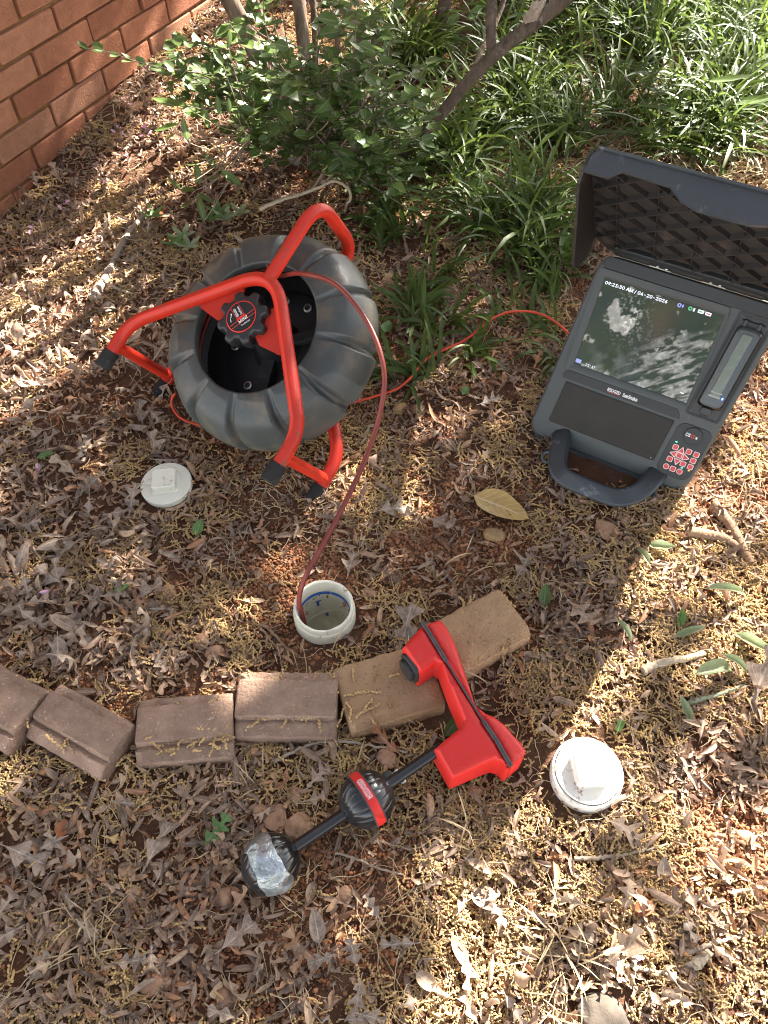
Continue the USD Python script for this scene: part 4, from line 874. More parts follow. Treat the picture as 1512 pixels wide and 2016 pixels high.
oneleaf('green_leaf', 'small green leaf under the lower part of the red tool', 893, 1432, .055, .022, 'broad', 'shrub_leaf', D(50), .5, .1, .5, 9, dz=.010)
oneleaf('green_leaf', 'small green sprout leaf between the pavers and the loose plug', 245, 1168, .036, .020, 'broad', 'green_leaf', D(15), .5, .1, .5, 10, dz=.016)
WIL = [(1258, 1105, .062, .018, 100, 'wilted pale green leaf standing in the soil below the monitor'), (1300, 1088, .055, .030, -20, 'wilted pale green leaf with torn edge right of the narrow one'), (1425, 1182, .105, .022, 2, 'long pale curled leaf blade in the sunlight at the right edge'), (1335, 1225, .040, .022, 70, 'bright green crumpled leaf in the sunlit weeds'),
       (1400, 1335, .100, .036, 15, 'large wilted green leaf beside the pale stick'), (1480, 1280, .085, .030, -50, 'pale green wilted leaf at the right edge above the dark dead leaf'), (1215, 1435, .035, .018, 60, 'small green leaf above the white capped cleanout'), (1340, 1400, .05, .022, 110, 'upright green leaf between the weeds and the capped cleanout'), (1440, 1320, .06, .02, -30, 'narrow wilted leaf lying between the two biggest wilted leaves'), (1352, 1256, .065, .02, 10, 'grey green weed leaf left of the right edge'), (1225, 1255, .05, .016, -55, 'small yellowish green leaf above the sunlit catkins')]
for k, (px, py, L, W, yw, lb) in enumerate(WIL):
    oneleaf('wilted_leaf', lb, px, py, L, W, 'broad' if k % 3 else 'lance', 'wilted_leaf' if k not in (3, 6) else 'green_leaf', D(yw), .9 if k % 2 else -.8, .5, 1.3, 60 + k, dz=.012)
OAK = [(778, 1015, .085, .070, 15, 'dead_leaf_one', 'grey brown lobed oak leaf below the drum beside the push cable'), (865, 1040, .075, .060, -40, 'dead_leaf_one', 'brown lobed oak leaf left of the yellow leaf'), (692, 1118, .070, .06, 80, 'dead_leaf_one', 'grey brown oak leaf just above the open pipe'),
       (1142, 1218, .085, .075, -60, 'dead_leaf_tan', 'tan three pronged oak leaf right of the tan paver'), (1028, 1125, .085, .05, 60, 'dead_leaf_one', 'grey lobed leaf above the upper right paver'), (800, 1240, .09, .075, 75, 'dead_leaf_one', 'large mauve oak leaf behind the display end of the red tool'),
       (630, 1535, .07, .06, 50, 'dead_leaf_one', 'pale brown oak leaf left of the banded antenna ball'), (622, 1578, .05, .04, 10, 'dead_leaf_tan', 'small pinkish brown leaf below the pale oak leaf'), (322, 1665, .105, .07, 70, 'dead_leaf_one', 'large deeply lobed brown oak leaf left of the taped ball'), (130, 1640, .05, .03, -80, 'dead_leaf_rust', 'dark reddish dead leaf in the lower left litter'),
       (1225, 1640, .085, .07, -30, 'dead_leaf_tan', 'pale curled leaf in the sun below the capped cleanout'), (1490, 1345, .12, .09, 60, 'dead_leaf_one', 'large dark brown crumpled leaf at the right edge'), (60, 1690, .09, .075, -20, 'dead_leaf_one', 'wide lobed brown leaf at the lower left edge'), (145, 1700, .06, .05, 30, 'dead_leaf_tan', 'tan torn leaf in the lower left litter'),
       (228, 1655, .036, .026, -10, 'yellow_leaf', 'small yellow oval leaf left of the deeply lobed one'), (265, 1895, .075, .05, 5, 'dead_leaf_one', 'small oak leaf with pointed lobes near the bottom edge'), (475, 1845, .08, .07, 40, 'dead_leaf_one', 'dull brown oak leaf below the taped ball'), (1230, 1870, .09, .07, 60, 'dead_leaf_tan', 'sunlit tan oak leaf near the bottom right'), (840, 1935, .05, .03, -35, 'dead_leaf_tan', 'flat tan leaf at the shade edge near the bottom'),
       (1300, 1715, .05, .03, 80, 'dead_leaf_one', 'upright brown ribbed leaf right of the sunlit patch'), (945, 1712, .06, .02, -25, 'dead_leaf_tan', 'long pale leaf at the edge of the shade'), (318, 430, .05, .04, 50, 'dead_leaf_rust', 'orange red dead leaf in the sun beside the shrub'), (334, 412, .04, .03, -10, 'dead_leaf_rust', 'small orange red leaf above the other orange one'), (75, 748, .03, .02, 30, 'dead_leaf_rust', 'tiny orange leaf at the left edge of the sunlit litter'),
       (965, 800, .065, .05, 30, 'dead_leaf_one', 'grey curled dead leaf between the drum and the monitor'), (955, 905, .034, .03, 40, 'dead_leaf_tan', 'small flat tan leaf disc above the yellow leaf'), (1265, 1790, .05, .03, 20, 'dead_leaf_rust', 'reddish leaf scrap in the sunlit lower right')]
for k, (px, py, L, W, yw, mt, lb) in enumerate(OAK):
    if py > 1480: L, W = L * .8, W * .8
    oneleaf('oak_leaf' if mt != 'dead_leaf_rust' else 'rust_leaf', lb, px, py, L, W, 'oak' if W / L > .68 or 'oak' in lb or 'lobed' in lb else 'broad', mt, D(yw), .7 if k % 2 else -.5, .15, .55, 100 + k, dz=.012)
g = np.random.default_rng(88); n = 0; BOXES = [(0, 590, 330, 900, 60, 'in the deep litter left of the drum'), (0, 900, 330, 1320, 80, 'in the deep litter between the loose plug and the pavers'), (0, 1560, 480, 2016, 22, 'in the litter below the leftmost pavers'), (480, 1780, 900, 2016, 14, 'in the litter below the taped antenna ball'), (900, 1750, 1400, 2016, 24, 'in the sunlit litter at the bottom right'), (20, 420, 330, 600, 14, 'in the sunny strip between the wall and the drum')]
for (x0, y0, x1, y1, cnt, where) in BOXES:
    for _ in range(cnt):
        px, py = g.uniform(x0, x1), g.uniform(y0, y1); P = at_g(px, py)
        if not unblocked(P[None], .02)[0] or (P - WQ) @ WN < .05: continue
        kind = 'oak' if g.random() < .70 else ('lance' if g.random() < .7 else 'broad'); L = g.uniform(.032, .056) if y0 > 1400 else g.uniform(.040, .074); W = L * {'oak': g.uniform(.55, .8), 'lance': .24, 'broad': .5}[kind]
        m = leaf(L, W, kind, g.normal(.5, 1.1), g.uniform(.1, .45), g.uniform(.4, 1.3), int(g.integers(1e6))); m.apply_translation([-L / 2, 0, 0])
        m = place(m, P, g.normal(0, .4) + (PI if g.random() < .4 else 0), g.normal(0, .35), g.uniform(0, 2 * PI)); ondirt(m, g.uniform(.006, .02))
        tag(obj('fallen_leaf', m, M[['dead_leaf_one', 'dead_leaf_one', 'dead_leaf_one', 'dead_leaf_tan'][int(g.integers(4))]], None, True), 'curled dry brown leaf lying ' + where, 'leaf', 'curled dry leaves ' + where)
# petals by the wall
PET = [(232, 152 + 110), (240, 275), (290, 262), (300, 268), (250, 312), (312, 190), (318, 178), (255, 205), (262, 212), (118, 415), (130, 408), (62, 470), (8, 570), (95, 680), (130, 585), (84, 1177), (80, 935), (405, 120), (602, 22), (275, 275), (205, 370), (342, 95), (70, 455), (120, 395), (222, 268), (285, 258)]
for k, (px, py) in enumerate(PET):
    m = flower_petal(200 + k); m = place(m, at_g(px, py), (PI if k % 3 == 0 else 0) + .2, .1, k * 1.3, 1.25); ondirt(m, .012)
    tag(obj('petal', m, M['petal'], None, True), 'fallen pink and white flower petal on the ground', 'petal', 'pink and white fallen petals')

# stones
def stone(label, px, py, r, mt='stone', sq=(1, .8, .6), seed=0, bury=.35, yaw=0, name='stone'):
    m = trimesh.creation.icosphere(3, 1.0); v = np.array(m.vertices); v *= 1 + (meshkit.fbm(v * 1.15 + seed * 3.3, 3, seed)[:, None] - .5) * .75
    v *= np.array(sq) * r; m.vertices = v; P = at_g(px, py); m = place(m, P + [0, 0, r * sq[2] * (1 - 2 * bury)], .1, .1, yaw)
    tag(obj(name, m, M[mt], None, True), label, 'stone')

for a_ in (('yellow tan stone beside the push cable below the orange cord', 788, 806, .020, 'stone_tan', (1.1, .7, .6), 1), ('brown stone just right of the yellow tan one', 824, 808, .018, 'stone', (1, .9, .6), 2), ('flat brown stone half buried below the monitor handle', 1195, 1046, .026, 'stone', (1.1, .9, .4), 3), ('knobbly orange stone under the yellow leaf', 973, 1056, .021, 'stone_tan', (1, .8, .7), 4),
           ('small orange stone left of the open pipe', 422, 1286, .018, 'stone', (1, .8, .6), 5), ('brown stone behind the small orange one', 396, 1264, .018, 'stone', (1, .9, .5), 6), ('small round orange stone right below the loose plug', 334, 1018, .011, 'stone', (1, .9, .7), 7), ('small orange stone left below the loose plug', 308, 1017, .009, 'stone', (1, .8, .7), 8),
           ('red brown stone above the locator mast by the twig', 764, 1494, .019, 'stone', (1, .9, .7), 9), ('biggest red brown stone beside the lower mast', 588, 1628, .023, 'stone', (1.1, .85, .7), 10), ('flat red brown stone left of the biggest one by the mast', 542, 1612, .021, 'stone', (1.1, .9, .45), 11), ('small round stone left of the banded antenna ball', 582, 1568, .013, 'stone', (1, .9, .8), 12),
           ('smallest orange stone above the taped antenna ball', 505, 1595, .011, 'stone', (1, .9, .7), 13), ('round orange stone right of the banded antenna ball', 935, 1560, .012, 'stone', (1, .9, .8), 14), ('flat tan stone in the soil below the red tool', 884, 1592, .012, 'stone_tan', (1, .8, .5), 15), ('orange stone below the taped antenna ball', 443, 1768, .014, 'stone', (1, .9, .7), 16),
           ('orange stone right of the taped antenna ball', 680, 1762, .013, 'stone', (.9, 1, .7), 17), ('orange brown stone near the bottom edge', 448, 1962, .017, 'stone', (1, .9, .7), 18), ('long brown stone in the bottom left litter', 306, 1934, .021, 'stone', (1.2, .75, .5), 19), ('red stone in the sunlit soil at the right edge', 1465, 1648, .015, 'stone', (.8, 1.1, .7), 20),
           ('large rounded grey stone cut off by the bottom edge', 1190, 2014, .042, 'stone_grey', (1.0, .8, .5), 21), ('small flat stone beside the push cable above the pipe', 726, 1170, .016, 'stone', (1.1, .7, .5), 22), ('brown stone in front of the capped cleanout', 1150, 1330, .012, 'stone_grey', (1, .8, .6), 23), ('red stone below the monitor right corner', 1230, 1025, .014, 'stone', (1, .7, .6), 24), ('tan stone right of the open pipe by the leaf', 1325, 1120, .013, 'stone', (.9, 1, .8), 25),
           ('flat brown stone half buried in the catkins above the pavers', 330, 1170, .018, 'stone', (1, 1, .4), 26), ('white grey pebble below the frame foot of the drum', 610, 995, .011, 'stone_grey', (1, .8, .7), 27), ('brown pebble lower left by the leaf pile', 250, 1715, .014, 'stone', (.9, 1.1, .5), 28), ('red pebble in the lower middle litter', 262, 1765, .016, 'stone', (1, .9, .6), 29)):
    stone(*a_, yaw=a_[6] * .7)

# sticks, twigs and roots
def stick(name, label, pts, r, mt, dz=.006, n=40, jit=.003, catg='stick', seed=0, ends=(1, .6)):
    g = np.random.default_rng(seed); P = spline([at_g(px, py, dz if len(q) == 0 else q[0]) for px, py, *q in pts], n)
    P[1:-1] += g.normal(0, jit * .3, (n - 2, 3)); rad = np.linspace(r * ends[0], r * ends[1], n) * (1 + .28 * (meshkit.noise(np.c_[np.arange(n) * .45, np.full(n, seed * 3.1), np.zeros(n)], 5) - .5))
    tag(obj(name, tube(P, rad, 8), M[mt], None, 50), label, catg)
stick('fallen_branch', 'grey brown branch lying in the sunlit leaves left of the drum', [(285, 425), (262, 450), (238, 485), (222, 520), (205, 552), (182, 588)], .013, 'twig', .012, seed=1, ends=(.7, 1.0))
stick('side_twig', 'short twig beside the fallen branch left of the drum', [(208, 556), (240, 572), (262, 578)], .004, 'twig_pale', .012, seed=2)
stick('pale_stick', 'pale bent stick lying behind the handle of the drum', [(512, 412, .03), (560, 392, .05), (620, 372, .08), (672, 360, .11), (684, 370, .10), (683, 400, .05)], .0065, 'twig_pale', .03, seed=3)
stick('thin_twig', 'thin grey twig along the front of the pavers', [(540, 1500), (580, 1478), (632, 1460), (690, 1462), (745, 1470), (800, 1482)], .0032, 'twig', .014, seed=4)
stick('pale_stick', 'short thick pale stick in the sunlit weeds', [(1266, 1322), (1300, 1306), (1340, 1298), (1385, 1284)], .009, 'twig_pale', .012, seed=5)
stick('green_stalk', 'pale green stalk below the wilted leaves', [(1355, 1385), (1410, 1368), (1465, 1350)], .0045, 'wilted_leaf', .012, seed=6)
stick('thin_twig', 'grey twig in the sunlit litter at the lower right', [(1338, 1878), (1400, 1860), (1450, 1846), (1500, 1842)], .0036, 'twig', .012, seed=7)
stick('thin_twig', 'long bent twig across the bottom right litter', [(1230, 1898), (1290, 1912), (1340, 1930), (1370, 1950)], .0034, 'twig', .012, seed=8)
stick('pale_stick', 'stubby pale stick end in the bottom right litter', [(1362, 1905), (1382, 1888), (1398, 1872)], .0095, 'twig_pale', .012, 20, seed=9)
stick('thin_twig', 'thin twig right of the dark soil below the cap', [(1130, 1690), (1200, 1686), (1260, 1676), (1315, 1662)], .0034, 'twig', .012, seed=10)
stick('dry_stalk', 'thin pale dry stalk by the wall', [(222, 205), (228, 240), (232, 290)], .0022, 'twig_pale', .012, 12, seed=11)
stick('curved_root', 'orange brown root arching from the orange cord to the soil', [(790, 755), (830, 765), (880, 785), (925, 818)], .003, 'root', .012, seed=12)
stick('red_root', 'reddish forked root left of the open pipe', [(515, 1228), (535, 1245), (556, 1268), (585, 1290)], .0036, 'root', .010, 20, seed=13)
stick('red_root', 'thin reddish root left of the forked one', [(512, 1235), (530, 1258), (552, 1285)], .0028, 'root', .010, 20, seed=14)
stick('bark_root', 'thick brown split root in the sun right of the monitor handle', [(1352, 1046), (1395, 1053), (1432, 1064), (1458, 1082), (1478, 1108)], .012, 'root', .012, seed=15)
stick('bark_root', 'upper prong of the split root at the right edge', [(1405, 995), (1428, 1022), (1448, 1052), (1466, 1086)], .013, 'root', .014, seed=16)
stick('plug_twig', 'thin pale twig touching the loose plug', [(248, 982, .012), (265, 966, .018), (283, 947, .034)], .0022, 'twig_pale', .02, 12, 0, seed=17)
stick('thin_twig', 'thin twig right of the lobed leaf above the top paver', [(1012, 1082), (1030, 1110), (1042, 1140), (1036, 1172)], .002, 'twig', .012, 20, seed=18)
stick('thin_twig', 'fine reddish twig in the lower middle litter', [(660, 1680), (700, 1690), (750, 1710), (795, 1722)], .0022, 'twig', .012, 20, seed=19)
stick('thin_twig', 'thin dark stem hanging through the grass above the monitor lid', [(1170, 60, .30), (1210, 150, .18), (1235, 220, .06), (1280, 300, .01)], .0022, 'bark_dark', .02, 24, seed=20)

# ------------------------------------------------------------------ grass
GRASS = [([(1150, -60), (1560, -60), (1560, 250), (1400, 330), (1220, 300), (1120, 200)], 1.0, (.20, .38)), ([(800, -60), (1160, -60), (1180, 230), (1130, 300), (1110, 480), (1000, 520), (860, 430), (820, 260), (740, 130)], .8, (.16, .32)), ([(690, 420), (860, 420), (1010, 500), (1112, 480), (1130, 700), (1060, 760), (900, 720), (760, 790), (735, 640)], .42, (.07, .17)), ([(1380, 240), (1560, 200), (1560, 330), (1430, 330)], .5, (.1, .2)), ([(700, -60), (800, -60), (820, 330), (720, 430), (640, 420), (690, 200)], .35, (.10, .22)), ([(470, 230), (560, 260), (560, 330), (480, 320)], .4, (.10, .16))]
g = np.random.default_rng(5); V, F = [], []; o = 0; nb = 0
def blade(B, az, L, w, droop, g):
    n = 7; t = np.linspace(0, 1, n); a0 = g.uniform(.55, 1.35); d = np.array([math.cos(az), math.sin(az), 0]); s = np.array([-d[1], d[0], 0])
    ang = a0 - droop * t ** 1.3; x = np.cumsum(np.r_[0, np.cos(ang[:-1])]) * L / (n - 1); z = np.cumsum(np.r_[0, np.sin(ang[:-1])]) * L / (n - 1)
    c = B + x[:, None] * d + np.c_[np.zeros(n), np.zeros(n), z]; c[:, 2] = np.maximum(c[:, 2], B[2] + .004)
    tw = g.normal(0, .5); sd = s * math.cos(tw) + np.array([0, 0, 1.0]) * math.sin(tw)
    hw = w / 2 * np.minimum(1, (1.02 - t) * 3.2) * (.55 + .45 * np.minimum(1, t * 5))
    return np.vstack([c - hw[:, None] * sd, c + np.c_[np.zeros(n), np.zeros(n), -hw * .25], c + hw[:, None] * sd])
while nb < 3900:
    px, py = g.uniform(600, 1600), g.uniform(-150, 800); P = at_g(px, py); dens = 0
    for poly, dd, lr in GRASS:
        if inpoly(np.array([[px, py]]), poly)[0]: dens, rng_l = dd, lr; break
    if dens == 0 or g.random() > dens * min(1, (2.0 / max(P[1], .5)) ** -1.6) * np.clip(2.6 * float(meshkit.noise(P * 6.5, 3)) - .45, 0, 1.3): continue
    if not unblocked(P[None])[0]: continue
    az0 = g.uniform(0, 2 * PI); k = int(g.integers(4, 13))
    for _ in range(k):
        L = g.uniform(*rng_l); v = blade(P + np.r_[g.normal(0, .016, 2), 0], az0 + g.normal(0, 1.1), L, g.uniform(.006, .0125), g.uniform(.7, 2.3), g)
        n = 7; f = []
        for i in range(n - 1):
            f += [[i, i + 1, n + i + 1], [i, n + i + 1, n + i], [n + i, n + i + 1, 2 * n + i + 1], [n + i, 2 * n + i + 1, 2 * n + i]]
        V.append(v); F.append(np.array(f) + o); o += len(v); nb += 1
tag(obj('grass', TM(np.vstack(V), np.vstack(F)), M['grass'], None, True), 'long dark green strap leaved lilyturf grass behind the drum and monitor', 'grass', None, 'stuff')
V, F, o = [], [], 0
for _ in range(900):
    px, py = g.uniform(1180, 1540), g.uniform(180, 470); P = at_g(px, py)
    if g.random() > .35 + .65 * ((px > 1290) or (py > 260)): continue
    v = blade(P, g.uniform(0, 6.28), g.uniform(.04, .14), g.uniform(.002, .004), g.uniform(.6, 2.2), g); V.append(v); F.append(np.array(f) + o); o += len(v)
for (x0, y0, x1, y1, n) in ((1040, 1800, 1150, 2000, 60), (150, 1780, 200, 1900, 24), (900, 1620, 960, 1720, 14), (700, 1090, 1000, 1140, 10), (480, 1540, 520, 1560, 8), (520, 1270, 1000, 1500, 30), (1250, 950, 1500, 1050, 30)):
    for _ in range(n):
        v = blade(at_g(g.uniform(x0, x1), g.uniform(y0, y1)), g.uniform(0, 6.28), g.uniform(.04, .09), g.uniform(.0014, .0028), g.uniform(.8, 2.0), g); V.append(v); F.append(np.array(f) + o); o += len(v)
tag(obj('dry_grass', TM(np.vstack(V), np.vstack(F)), M['straw'], None, True), 'pale dry grass blades behind the monitor lid and in tufts on the bed', 'grass', None, 'stuff')
for k, (px, py, L, W, yw, dz, lb) in enumerate([(1440, 165, .16, .042, -50, .22, 'large pale green leaf over the grass at the right edge'), (1485, 205, .13, .045, -30, .16, 'bright lime leaf below the large pale one at the right edge'), (1085, 430, .09, .02, -15, .12, 'pale narrow leaf touching the left side of the monitor lid'), (1108, 480, .10, .03, 85, .05, 'upright pale leaf beside the left side of the lid'),
                                               (940, 365, .055, .045, 30, .05, 'round dark green leaf in the grass behind the drum'), (965, 380, .05, .04, -40, .05, 'round green leaf right of the dark round one'), (890, 45, .075, .05, 40, .10, 'lit yellow green leaf among the trunks at the top'), (945, 30, .09, .07, 0, .10, 'broad grey green leaf beside the forked trunk')]):
    m = leaf(L, W, 'broad', .5, .1, .4, 300 + k); m.apply_translation([-L / 2, 0, 0]); m = place(m, at_g(px, py, dz), .2, -.2, D(yw))
    tag(obj('weed_leaf', m, M['shrub_leaf_light' if k in (0, 1, 2, 3, 6) else 'green_leaf'], None, True), lb, 'leaf')

# ------------------------------------------------------------------ trunks and shrub
def trunk(name, pts, y, r, mt, parent, n=44, seed=0):
    P = [at_y(px, py, yy) for (px, py), yy in zip(pts, np.broadcast_to(y, len(pts)))]
    d = P[-1] - P[-2]; d /= np.linalg.norm(d); P += [P[-1] + d * .35 + [0, 0, .1], P[-1] + d * .8 + [0, 0, .35], P[-1] + d * 1.3 + [0, 0, .9]]
    P = spline(P, n); g = np.random.default_rng(seed); rad = np.linspace(r[0], r[1], n); k = 14; ang = np.arange(k) * 2 * PI / k
    T_ = np.gradient(P, axis=0); T_ /= np.linalg.norm(T_, axis=1, keepdims=True); N = np.cross(T_[0], [1, 0, 0.]); N /= np.linalg.norm(N); R = []
    for i in range(n):
        N = N - T_[i] * (N @ T_[i]); N /= np.linalg.norm(N); B = np.cross(T_[i], N); q = np.c_[np.cos(ang) * 3, np.sin(ang) * 3, np.full(k, i * .25)] + seed * 9
        rr_ = rad[i] * (1 + (meshkit.fbm(q * .9, 3, seed) - .5) * .5); R.append(P[i] + rr_[:, None] * (np.cos(ang)[:, None] * N + np.sin(ang)[:, None] * B))
    return obj(name, loft(R), M[mt], parent, 50)
bush = thing('garden_shrub', 'leafy many stemmed shrub with ridged grey brown trunks behind the drum', 'shrub')
trunk('trunk', [(600, 345), (560, 255), (522, 150), (490, 70), (452, 0)], 2.36, (.026, .021), 'bark', bush, seed=1)
trunk('trunk', [(628, 350), (610, 250), (602, 140), (596, 70), (588, 0)], [2.32, 2.4, 2.45, 2.47, 2.5], (.020, .017), 'bark', bush, seed=2)
trunk('trunk', [(600, 330), (575, 230), (545, 130), (525, 65), (503, 0)], [2.35, 2.45, 2.6, 2.65, 2.7], (.011, .008), 'bark', bush, seed=3)
trunk('trunk', [(650, 340), (710, 200), (738, 140), (715, 75), (668, 0)], [2.32, 2.5, 2.6, 2.62, 2.65], (.018, .016), 'bark', bush, seed=4)
trunk('trunk', [(640, 340), (622, 200), (622, 110), (616, 0)], [2.33, 2.45, 2.6, 2.7], (.010, .008), 'bark_dark', bush, seed=5)
trunk('trunk', [(650, 345), (668, 250), (664, 120), (662, 0)], [2.32, 2.4, 2.5, 2.6], (.006, .004), 'bark', bush, seed=6)
fork = thing('forked_tree', 'dark rough barked forked trunk leaning right over the grass', 'tree')
trunk('trunk', [(700, 350), (800, 292), (872, 220), (930, 150), (985, 98), (1052, 46), (1120, -10)], [2.30, 2.3, 2.3, 2.3, 2.3, 2.3, 2.3], (.016, .030), 'bark_dark', fork, seed=7)
trunk('branch', [(968, 108), (966, 60), (968, 0)], [2.3, 2.33, 2.37], (.014, .012), 'bark_dark', fork, 30, seed=8)
trunk('branch', [(930, 150), (950, 95), (975, 50), (992, 0)], [2.3, 2.38, 2.45, 2.5], (.008, .007), 'bark_dark', fork, 30, seed=9)
obj('broken_knot', place(TM(np.array(trimesh.creation.icosphere(3, 1.0).vertices) * (1 + (meshkit.fbm(np.array(trimesh.creation.icosphere(3, 1.0).vertices) * 2.3 + 4, 3, 3)[:, None] - .5) * 1.1) * [.020, .018, .042], trimesh.creation.icosphere(3, 1.0).faces), at_y(1050, 28, 2.30), .4, .3, .4, 1), M['twig'], fork, True)
back = thing('background_trunk', 'single dark slender trunk in the sunlit leaves at the top edge', 'tree')
trunk('trunk', [(866, 55), (871, 25), (876, 0)], [3.15, 3.15, 3.15], (.024, .022), 'bark_dark', back, 30, seed=10)

g = np.random.default_rng(15)
base = at_g(632, 372); SHR = [(300, 105), (400, 60), (470, 50), (520, -30), (640, -60), (800, -40), (850, 80), (850, 250), (870, 360), (800, 420), (720, 380), (640, 350), (560, 330), (480, 320), (440, 270), (380, 215), (300, 170)]
def shrub_leaf(L, W, s): return leaf(L, W, 'broad', .35, .12, .25, s, 7)
allv = []; twigs = []
def twig_with_leaves(root, tip, lift, nl, L, g):
    mid = (root + tip) / 2 + np.array([0, 0, lift]) + g.normal(0, .03, 3); P = spline([root, mid, tip], 14); twigs.append((P, .0022)); d = np.gradient(P, axis=0); d /= np.linalg.norm(d, axis=1, keepdims=True)
    for q in np.linspace(.42, 1.0, nl):
        i = int(q * 13); az = math.atan2(d[i][1], d[i][0])
        for sg in (-1, 1):
            l = L * g.uniform(.5, 1.25); m = shrub_leaf(l, l * g.uniform(.52, .64), int(g.integers(1e6))) if False else None
            allv.append((P[i] + g.normal(0, .004, 3), az + sg * g.uniform(.6, 1.2) + g.normal(0, .25), g.normal(0, .40), g.uniform(-.35, .45), l))
    allv.append((P[-1], az, 0, .1, L))
c = 0
while c < 190:
    px, py = g.uniform(290, 880), g.uniform(-60, 430)
    if not inpoly(np.array([[px, py]]), SHR)[0]: continue
    if g.random() < .12 or py < 110 and g.random() < (.8 if px > 540 else .5): continue
    Y = g.uniform(1.88, 2.36) + .34 * np.clip((560 - px) / 220, 0, 1); tip = at_y(px, py, Y)
    if tip[2] < .05: continue
    r0 = base + np.r_[g.normal(0, .05, 2), 0] + np.array([0, 0, min(.05 + .5 * g.random() * tip[2], tip[2])]) * 1.0
    s = r0 * .45 + tip * .55 if g.random() < .7 else r0
    twig_with_leaves(s, tip, g.uniform(-.02, .06), int(g.integers(4, 8)), g.uniform(.034, .050), g); c += 1
# the arching shoot that reaches out over the wall
sp_ = [at_y(520, 165, 2.35), at_y(430, 150, 2.30), at_y(360, 140, 2.26), at_y(290, 128, 2.23), at_y(230, 108, 2.21), at_y(172, 97, 2.20)]
P = spline(sp_, 40); twigs.append((P, .0022)); d = np.gradient(P, axis=0)
for i in range(3, 40, 3):
    az = math.atan2(d[i][1], d[i][0]); l = .050 - .018 * i / 40
    for sg in (-1, 1): allv.append((P[i], az + sg * g.uniform(.5, 1.0), g.normal(0, .3), g.uniform(-.5, .1), l * g.uniform(.85, 1.15)))
allv.append((P[-1], PI, 0, 0, .02))
for k in range(7):   # upright stems of the clump
    tip = at_y(g.uniform(560, 700), g.uniform(180, 300), 2.1 + g.uniform(-.1, .2)); twigs.append((spline([base + np.r_[g.normal(0, .04, 2), -.01], (base + tip) / 2 + g.normal(0, .02, 3), tip], 14), .0045))
for P, r in twigs: obj('stem', tube(P, np.linspace(r, r * .45, len(P)), 6), M['twig'] if r > .004 else M['bark'], bush, True)
items = []
for (p, az, roll, pitch, l) in allv:
    m = leaf(l, l * g.uniform(.56, .70), 'broad', g.uniform(.1, .6), .10, .25, int(g.integers(1e6)), 7); m = place(m, p, roll, pitch, az); items.append((l / ((p - CO) @ CF), m))
items.sort(key=lambda q: -q[0]); print('shrub leaves', len(items))
for k, (s, m) in enumerate(items[:300]): obj('leaf', m, M['shrub_leaf' if k % 3 else 'shrub_leaf_light'], bush, True)
fol = cat(*[m for s, m in items[300:]]); fol.metadata['uv'] = np.vstack([m.metadata['uv'] for s, m in items[300:]])
tag(obj('foliage', fol, M['shrub_leaf'], bush, True), None, None, None, 'stuff')
# lighter serrated shoots in front of it
sap = thing('broadleaf_sapling', 'young sapling with longer light green serrated leaves left of the shrub', 'sapling')
SL_ = [(305, 208, 370, 210), (392, 205, 412, 255), (425, 190, 432, 225), (450, 195, 452, 225), (312, 265, 350, 245), (363, 230, 370, 280), (330, 280, 345, 262), (385, 320, 392, 362), (360, 330, 385, 325), (402, 308, 425, 330), (415, 360, 430, 345), (435, 340, 475, 365), (355, 378, 385, 375), (365, 420, 382, 390), (385, 385, 402, 435), (390, 385, 418, 400), (452, 262, 470, 235), (470, 280, 480, 255), (420, 100, 440, 130), (455, 60, 450, 95), (330, 355, 355, 372)]
spts = []
for k, (x0, y0, x1, y1) in enumerate(SL_):
    yb = 1.98 + .05 * math.sin(k * 2.1); a_, b_ = at_y(x0, y0, yb), at_y(x1, y1, yb - .03); d_ = a_ - b_; L = float(np.linalg.norm(d_)); m = leaf(max(L, .035) * 1.05, max(L, .035) * .36, 'lance', .4, .15, .3, 400 + k, 9)
    v = np.array(m.vertices); m.vertices = v; az, el = math.atan2(d_[1], d_[0]), math.atan2(d_[2], math.hypot(d_[0], d_[1])); m = place(m, b_, .3 * math.sin(k), -el, az); obj('leaf', m, M['shrub_leaf_light'], sap, True); spts.append(b_)
node = at_y(500, 262, 2.12)
for k, b_ in enumerate(spts):
    mid = (b_ + node) / 2 + np.array([0, 0, -.02 + .01 * math.sin(k)]); obj('stem', tube(spline([node, mid, b_], 10), np.linspace(.0018, .0010, 10), 5), M['twig'], sap, True)
grd = at_g(520, 330); obj('stem', tube(spline([grd, (grd + node) / 2 + [.01, 0, .02], node], 16), .003, 6), M['twig'], sap, True)
gcov = thing('ground_creeper', 'sunlit pale leaved creeper rosettes between the branch and the drum', 'weed')
for k, (px, py) in enumerate([(360, 465), (345, 480), (372, 486), (430, 418), (445, 430), (412, 432), (470, 420), (300, 425)]):
    for j in range(5):
        m = leaf(.045, .017, 'lance', .5, .15, .3, 500 + k * 7 + j, 7); m = place(m, at_g(px, py, .025), .1, -.15, j * 1.26 + k); obj('leaf', m, M['wilted_leaf' if k % 2 == 0 else 'green_leaf'], gcov, True)

